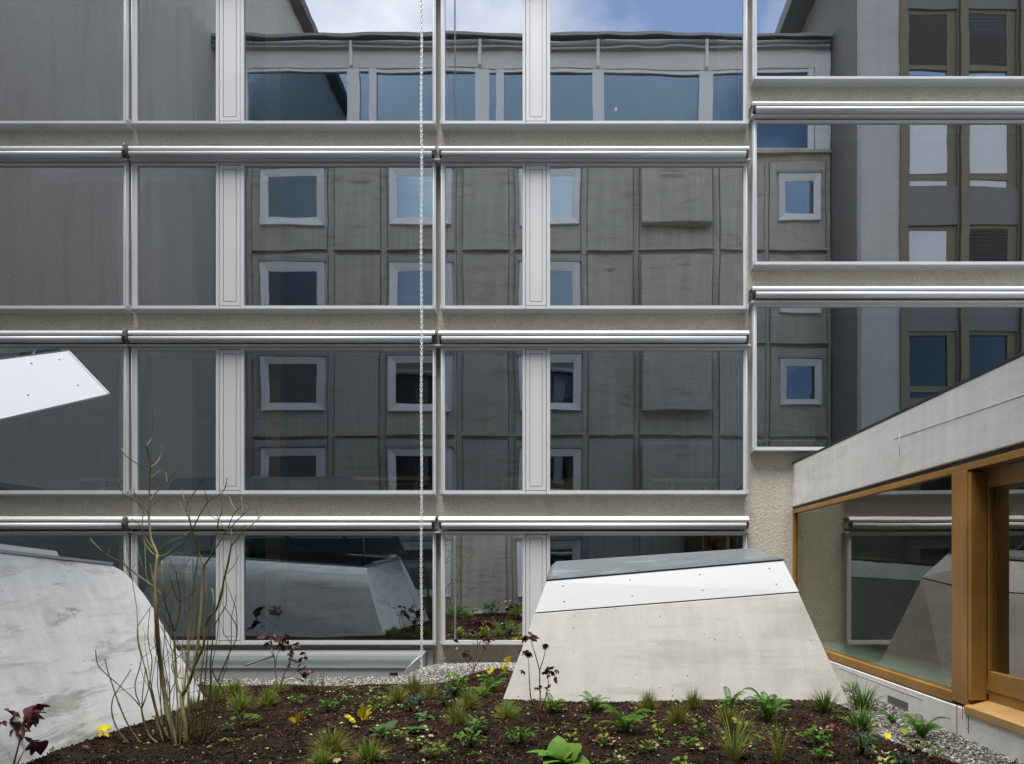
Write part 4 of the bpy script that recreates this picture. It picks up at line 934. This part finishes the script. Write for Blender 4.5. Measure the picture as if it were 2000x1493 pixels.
def clump(name, cat, grp, px, py, wpx, hpx, label, kinds, n, ll=.5, spread=1.0, el=(.1, 1.2), stem=True):
    b = G(px, py); t = empty(name, b, label, cat, grp); w_, h = size(wpx, b) * .62, size(hpx, b) * 1.25
    sm = MB()
    for i in range(n):
        az = 2 * PI * i * .381966 + GRP.uniform(-.3, .3); rr_ = w_ * math.sqrt((i + .5) / n) * spread * .62; z = h * (1 - .55 * (rr_ / w_) ** 1.2) * GRP.uniform(.35, .88) if stem else GRP.uniform(0, .012)
        p = Vector((rr_ * math.cos(az), rr_ * math.sin(az), z)); k = kinds[GRP.randrange(len(kinds))]
        s_ = max(w_, h * .6) * ll * GRP.uniform(.75, 1.2)
        put('leaf', LV[k][i % 3], t, p, euler(az + GRP.uniform(-.5, .5), GRP.uniform(*el), GRP.uniform(-.4, .4)).to_euler(), s_)
        if stem and i % 2 == 0: sm.tube([Vector((0, 0, 0)) + p * .05, Vector((p.x * .5, p.y * .5, p.z * .62)), p], .0035, 4)
    if stem and sm.v:
        o = put('stems', sm.mesh('stems', 'g_per'), t); o['kind'] = 'stuff'
def hosta(*a, n=11, k=('hosta',), ll=1.0): clump('hosta', 'hosta', 'hostas in the planting bed', *a, k, n, ll, .35, (.15, .95) if k != ('big',) else (.55, 1.45), False)
hosta(748,1436,64,26,'flat dark green hosta in the open soil at the front', ll=.95); hosta(810,1431,48,34,'striped hosta leaning over, next to the flat one', k=('hosta','hosta','hpale'), ll=1.0); hosta(830,1405,38,24,'small hosta behind the striped one')
hosta(1095,1499,94,64,'large bright green broad leaved plant at the very front edge', n=13, k=('big',), ll=.95)
def per(px, py, w_, h, label, k=('per',), n=26, ll=.42): clump('leafy_perennial', 'leafy plant', 'leafy perennials in the planting bed', px, py, w_, h, label, k, n, ll)
per(888,1362,60,44,'round bright green leafy clump at the edge of the white gravel', n=44, ll=.30); per(932,1433,54,32,'open leafy plant in front of the spreading sedge', ('per',), 24, .38); per(920,1462,50,40,'leafy green plant at the front, below the open leafy one', ('per',), 28, .36)
per(1015,1456,60,36,'dark leafy clump at the front beside the bright broad leaved plant', ('per',), 32, .34); per(580,1379,32,24,'small green plant in bare soil in front of the red shrub', ('perl',), 12, .5); per(640,1392,40,26,'creeping green plant in the middle of the open soil', ('perl','per'), 20, .40); per(668,1378,34,22,'pale sprig plant behind the creeping green one', ('per','lime'), 12, .4)
per(602,1403,20,18,'tiny green seedling near the yellow leaf', ('perl',), 8, .6); per(476,1421,52,30,'lobed green plant to the side of the bare shrub base', ('perl',), 14, .48); per(445,1429,28,14,'tiny lobed plant close to the bare shrub base', ('perl',), 8, .55)
per(1596,1456,64,30,'low leafy plant in the soil in front of the broad tufts', ('per','perl'), 24, .36); per(1604,1486,42,26,'small yellowish green plant at the front beneath the low leafy one', ('perl','lime'), 16, .42); per(1697,1456,36,24,'small leafy plant in front of the bright broad tuft', ('per',), 14, .42)
per(1205,1497,44,24,'pale green plant cut by the front edge of the bed', ('hosta','hpale'), 14, .55); per(1332,1498,40,18,'green leaves just showing at the front edge of the bed', ('big',), 8, .6); per(1664,1352,28,20,'green leafy plant tucked between the skylight corner and the plinth', ('big',), 10, .6)
per(1722,1482,40,14,'thin pale plant on the soil near the pavilion gravel', ('lime','hpale'), 10, .4); per(1830,1478,36,24,'small sprig plant on the edge of the pavilion gravel', ('per',), 12, .4); per(1790,1470,60,26,'reddish low plant at the front by the pavilion gravel', ('brown','red','perl'), 20, .34)
def small(px, py, w_, h, label, k, n=9, ll=.5): clump('yellowing_seedling', 'seedling', 'small yellowing plants in the planting bed', px, py, w_, h, label, k, n, ll)
small(1285,1439,26,24,'small plant with yellow top and green base in front of the rounded sedge', ('lime','yel','per')); small(1367,1439,26,26,'lime yellow seedling beyond the wispy grass', ('lime','perl')); small(1270,1472,38,28,'small plant with cream and green leaves at the front', ('lime','pale','perl'), 13)
small(1350,1470,40,26,'pale lime plant at the front beside the wispy grass', ('lime','perl','pale'), 14); small(1115,1447,32,15,'yellow green leaves above the large broad leaved plant', ('lime','perl'), 9); small(1180,1459,54,22,'withered trailing plant in front of the wide fern', ('brown','lime','pale'), 15, .32)
small(812,1467,44,30,'pale and green seedling below the striped hosta', ('lime','pale','perl'), 12); small(848,1482,48,26,'reddish seedling with one green leaf at the front', ('brown','lime','perl'), 13); small(775,1449,44,26,'orange brown seedling beside the flat hosta', ('brown','lime','perl'), 12, .4); small(842,1434,28,20,'thin brown seedling beside the striped hosta', ('brown','pale'), 8); small(1452,1432,42,30,'reddish yellow plant behind the sprawling grass', ('brown','lime','perl'), 13)
small(740,1364,26,14,'yellow green leaves on the gravel edge behind the open soil', ('lime','perl'), 9); small(660,1352,24,12,'tiny leaves along the gravel edge beyond the creeping plant', ('lime','perl'), 7); small(690,1354,26,12,'tiny yellow leaves along the gravel edge before the low skylight', ('lime','perl'), 8)
small(1725,1495,40,12,'cluster of pale leaves at the front by the dark spurge', ('lime','pale'), 9)
small(1610,1438,34,20,'brown withered plant behind the low leafy one', ('brown','pale'), 10, .4)
def euph(px, py, w_, h, label): clump('spurge', 'spurge', 'dark spurges in the planting bed', px, py, w_, h, label, ('euph',), 34, .62, .7, (.0, 1.2))
euph(802,1391,30,28,'dark blue green spurge below the sedge under the rain chain'); euph(819,1377,26,20,'small dark spurge behind the other, under the rain chain'); euph(866,1381,30,30,'dark spurge with reddish tip beside the round leafy clump'); euph(1684,1478,48,42,'large dark spurge at the front near the pavilion gravel'); euph(1765,1496,44,16,'low dark spurge at the very front by the gravel')

def fallen(px, py, wpx, label, k='yel', el=.3, n=1):
    b = G(px, py); s_ = size(wpx, b) * .95; t = empty('fallen_leaf', b + Vector((0, 0, .012)), label, 'fallen leaf', 'fallen leaves on the soil')
    for i in range(n): put('leaf_blade', LV[k][GRP.randrange(3)], t, (GRP.uniform(-.3, .3) * s_ * (n > 1), 0, .02 * i + .012), euler(GRP.uniform(0, 6.28), el + .4 * i, GRP.uniform(-.5, .5)).to_euler(), s_)
fallen(197,1441,34,'bright yellow fallen leaf beside the big streaked skylight', n=2, el=.5); fallen(98,1472,28,'folded green yellow leaf on the soil at the foot of the big skylight','lime',.9); fallen(171,1469,18,'brown curled leaf in front of the yellow one by the big skylight','brown',.8)
fallen(302,1407,18,'yellow leaf behind the bare shrub base', el=1.0); fallen(287,1404,14,'small yellow green leaf next to one behind the bare shrub base','lime',.9); fallen(581,1418,24,'upright yellow leaf on open soil before the small seedling', el=1.3, n=2); fallen(700,1418,34,'large golden yellow leaf cluster in the middle of the soil', el=1.0, n=3)
fallen(703,1427,22,'pale dry leaf lying under the golden cluster','pale'); fallen(995,1300,18,'yellow leaf highest against the sloping end of the concrete skylight', el=1.3, n=2); fallen(987,1316,18,'yellow leaf just below the highest one by the concrete skylight', el=1.3, n=2); fallen(962,1322,16,'yellow leaf by the fern on the gravel mound', el=1.2, n=2); fallen(937,1326,12,'small yellow leaf beside the red shrub on the gravel mound', el=.8)
fallen(1739,1450,22,'lime yellow leaf near the gravel before the pavilion','yel',.9); fallen(1766,1442,28,'olive yellow leaf half upright beside the dark fern','lime',1.1); fallen(835,1443,16,'cream leaf on the soil before the striped hosta','pale'); fallen(667,1493,24,'pale leaf at the very front next to the straw coloured sedge','pale'); fallen(1785,1470,22,'pale yellow leaf on the soil edge by the gravel','pale',.6); fallen(1145,1415,10,'white dry leaf on soil near the wide fern','pale',.7); fallen(405,1466,13,'small dry leaf in front of the bare shrub base','pale',.8); fallen(1222,1470,9,'rust brown leaf on the soil at the front','brown',.5); fallen(1625,1428,18,'brown curled leaf behind the low leafy plant','brown',.9)
fallen(488,1410,8,'tiny pale leaf on soil beside the lobed plant','pale'); fallen(430,1407,8,'tiny cream leaf on soil right of the bare shrub','pale')

def redshrub(px, py, Y, label, stems, leaves, ls=1.0):
    b = G(px, py) if Y is None else at(px, py, Y)
    Y = b.y; t = empty('red_leaved_shrub', b, label, 'shrub', 'wine red leaved shrubs in the bed'); rq = random.Random(px)
    dy = lambda x, y: Y + .12 * math.sin(x * .13 + y * .03)
    for pth, r in stems:
        q = [at(x, y, dy(x, y) if i else Y) for i, (x, y) in enumerate(pth)]; MB().tube(q, [r * (1 - .45 * i / (len(q) - 1)) for i in range(len(q))], 6).build('stem', 'bark_red', t)
    for (x, y, s_) in leaves:
        p = at(x, y, dy(x, y)) - b; k = 'red' if rq.random() < .72 else 'redo'
        put('leaf', LV[k][rq.randrange(3)], t, p, euler(rq.uniform(0, 6.28), rq.uniform(-.9, .7), rq.uniform(-.9, .9)).to_euler(), size(s_, b) * ls)
def cloud(cx, cy, rx, ry, n, s_, seed):
    r = random.Random(seed); return [(cx + rx * r.gauss(0, .5), cy + ry * r.gauss(0, .5), s_ * r.uniform(.7, 1.25)) for _ in range(n)]
redshrub(545,1350,None,'wine red shrub before the low skylight', [([(545,1350),(540,1330),(537,1305),(536,1285),(532,1268)],.008), ([(545,1350),(552,1325),(560,1305),(566,1290),(572,1280)],.007), ([(537,1305),(541,1280),(550,1262),(562,1246)],.005), ([(552,1325),(566,1322),(580,1312)],.005), ([(536,1285),(527,1270),(518,1258)],.004)],
   cloud(548,1252,34,12,20,17,1) + cloud(575,1288,16,16,14,15,2) + cloud(592,1312,10,12,10,14,3) + [(516,1258,18),(535,1272,14),(566,1264,15)])
redshrub(927,1331,None,'wine red shrub on the gravel mound in front of the narrow bright pane', [([(927,1331),(926,1312),(929,1290),(932,1265),(933,1240)],.008), ([(926,1312),(918,1300),(909,1285),(903,1268),(897,1255)],.006), ([(929,1300),(940,1285),(947,1265),(950,1250)],.006), ([(926,1310),(922,1280),(924,1255)],.005)],
   cloud(927,1222,26,12,26,16,4) + cloud(945,1250,14,12,12,13,5) + cloud(912,1278,12,8,9,13,6) + [(895,1264,12),(886,1251,12),(905,1245,13),(930,1240,14)])
redshrub(1054,1413,None,'slender wine red shrub in front of the near corner of the concrete skylight', [([(1054,1413),(1045,1390),(1036,1360),(1034,1330),(1033,1300),(1031,1283)],.007), ([(1054,1413),(1056,1380),(1054,1340),(1054,1310),(1046,1280),(1038,1255),(1036,1240)],.007), ([(1055,1395),(1066,1362),(1071,1335),(1070,1315)],.006), ([(1054,1310),(1062,1285),(1066,1265)],.005)],
   cloud(1035,1243,11,7,12,17,7) + cloud(1066,1258,8,6,7,16,8) + cloud(1026,1276,13,4,9,15,9) + cloud(1074,1310,11,12,10,15,10) + cloud(1058,1343,9,7,8,13,11) + [(1024,1312,18),(1085,1322,16),(1048,1368,12),(1040,1366,11)])
redshrub(32,1512,4.75,'wine red shrub close to the camera against the big streaked skylight', [([(22,1512),(15,1480),(22,1450),(25,1425)],.007), ([(22,1512),(34,1465),(43,1430),(47,1405),(50,1388)],.006), ([(28,1505),(40,1480),(50,1462),(56,1455)],.005)],
   [(52,1385,44),(46,1400,40),(62,1396,36),(78,1392,40),(30,1398,42),(22,1410,46),(12,1388,40),(4,1410,36),(26,1424,38),(44,1415,34),(60,1380,34),(46,1440,38),(58,1450,40),(74,1450,40),(82,1447,34),(0,1380,40),(92,1394,24),(38,1412,34)], 1.0)
# planting towards the opposite wall and behind the big skylight: shows only mirrored in the panes
def near(x, y, f_, *a, **k):
    z = float(zground(x, y)); px, py = CX + x * F / y, CY + (E - z) * F / y; f_(px, py, *a, **k)
def sz(m, y): return m * F / y
b_ = at(0, 0, 8.2)
x_, y_ = -5.85, 8.25; px_, py_ = CX + x_ * F / y_, CY + (E - float(zground(x_, y_))) * F / y_
redshrub(px_, py_, None, 'wine red shrub hidden behind the big skylight, mirrored in the ground floor pane', [([(px_, py_), (px_ + 3, py_ - 45), (px_ - 6, py_ - 95)], .007), ([(px_, py_), (px_ + 10, py_ - 50), (px_ + 22, py_ - 98)], .006)], cloud(px_, py_ - 98, 42, 14, 26, 22, 14) + cloud(px_ - 22, py_ - 62, 16, 14, 10, 20, 15))
for i, (x_, y_, fn, w_, h_, lab) in enumerate([(-3.2, 2.2, fern, .7, .45, 'fern near the opposite wall beneath the vent box, seen in mirror'), (-2.3, 1.2, per, .6, .4, 'leafy plant at the opposite wall foot, seen in mirror'), (-1.5, 2.6, tuft, .5, .4, 'sedge near the opposite wall, seen in the narrow bright pane'), (-2.7, 3.3, per, .5, .35, 'green plant in the near bed, seen in the narrow bright pane'), (-3.9, 1.5, tuft, .5, .45, 'sedge by the opposite wall beside the skylight, seen in mirror'), (-1.6, 1.2, fern, .6, .4, 'fern against the opposite wall, seen in the narrow bright pane')]):
    near(x_, y_, fn, sz(w_, y_), sz(h_, y_), lab)

# litter lying on the soil: bits of dry leaf, twigs and bark that nobody would count
lm = MB(); rl = random.Random(77)
for i in range(900):
    x, y = rl.uniform(-3.6, 3.2), rl.uniform(4.6, 8.4)
    if y > soil_edge(x) - .15 or x > 2.75: continue
    base = Vector((x, y, float(zground(x, y)) + .010)); s_ = rl.uniform(.008, .026); az = rl.uniform(0, 6.28)
    if rl.random() < .6:
        oval(lm, s_ * 1.6, s_ * .5, Matrix.Translation(base) @ euler(az, rl.uniform(-.2, .6), rl.uniform(-.8, .8)), fold=.5, droop=rl.uniform(.3, 1.6), n=3, mi=rl.choice((0, 0, 1, 2)))
    else:
        d = Vector((math.cos(az), math.sin(az), rl.uniform(0, .25))) * s_ * rl.uniform(1.5, 5)
        lm.tube([base, base + d * .5 + Vector((0, 0, .004)), base + d], .0018, 4, 3)
o = lm.build('leaf_litter', ['g_pale', 'g_brown', 'g_lime', 'bark_red']); o['kind'] = 'stuff'

# tiny self-sown weeds between the plants
wm = MB(); rw = random.Random(91); spots = [(rw.uniform(-3.2, 2.7), rw.uniform(5.0, 8.2)) for _ in range(46)]
for (sx, sy) in spots:
    for i in range(rw.randint(3, 12)):
        x, y = sx + rw.gauss(0, .13), sy + rw.gauss(0, .13)
        if y > soil_edge(x) - .05 or x > 2.8 or (x > -.9 and y > 7.1) or x < -3.7: continue
        base = Vector((x, y, float(zground(x, y)) + .004)); mi = rw.choice((0, 0, 1, 2))
        for k in range(rw.randint(3, 6)):
            az = rw.uniform(0, 6.28); l_ = rw.uniform(.018, .05)
            oval(wm, l_, l_ * .32, Matrix.Translation(base) @ euler(az, rw.uniform(.1, 1.1), 0), fold=.3, droop=.8, n=3, mi=mi)
o = wm.build('weeds', ['g_per', 'g_lime', 'g_fern']); o['kind'] = 'stuff'
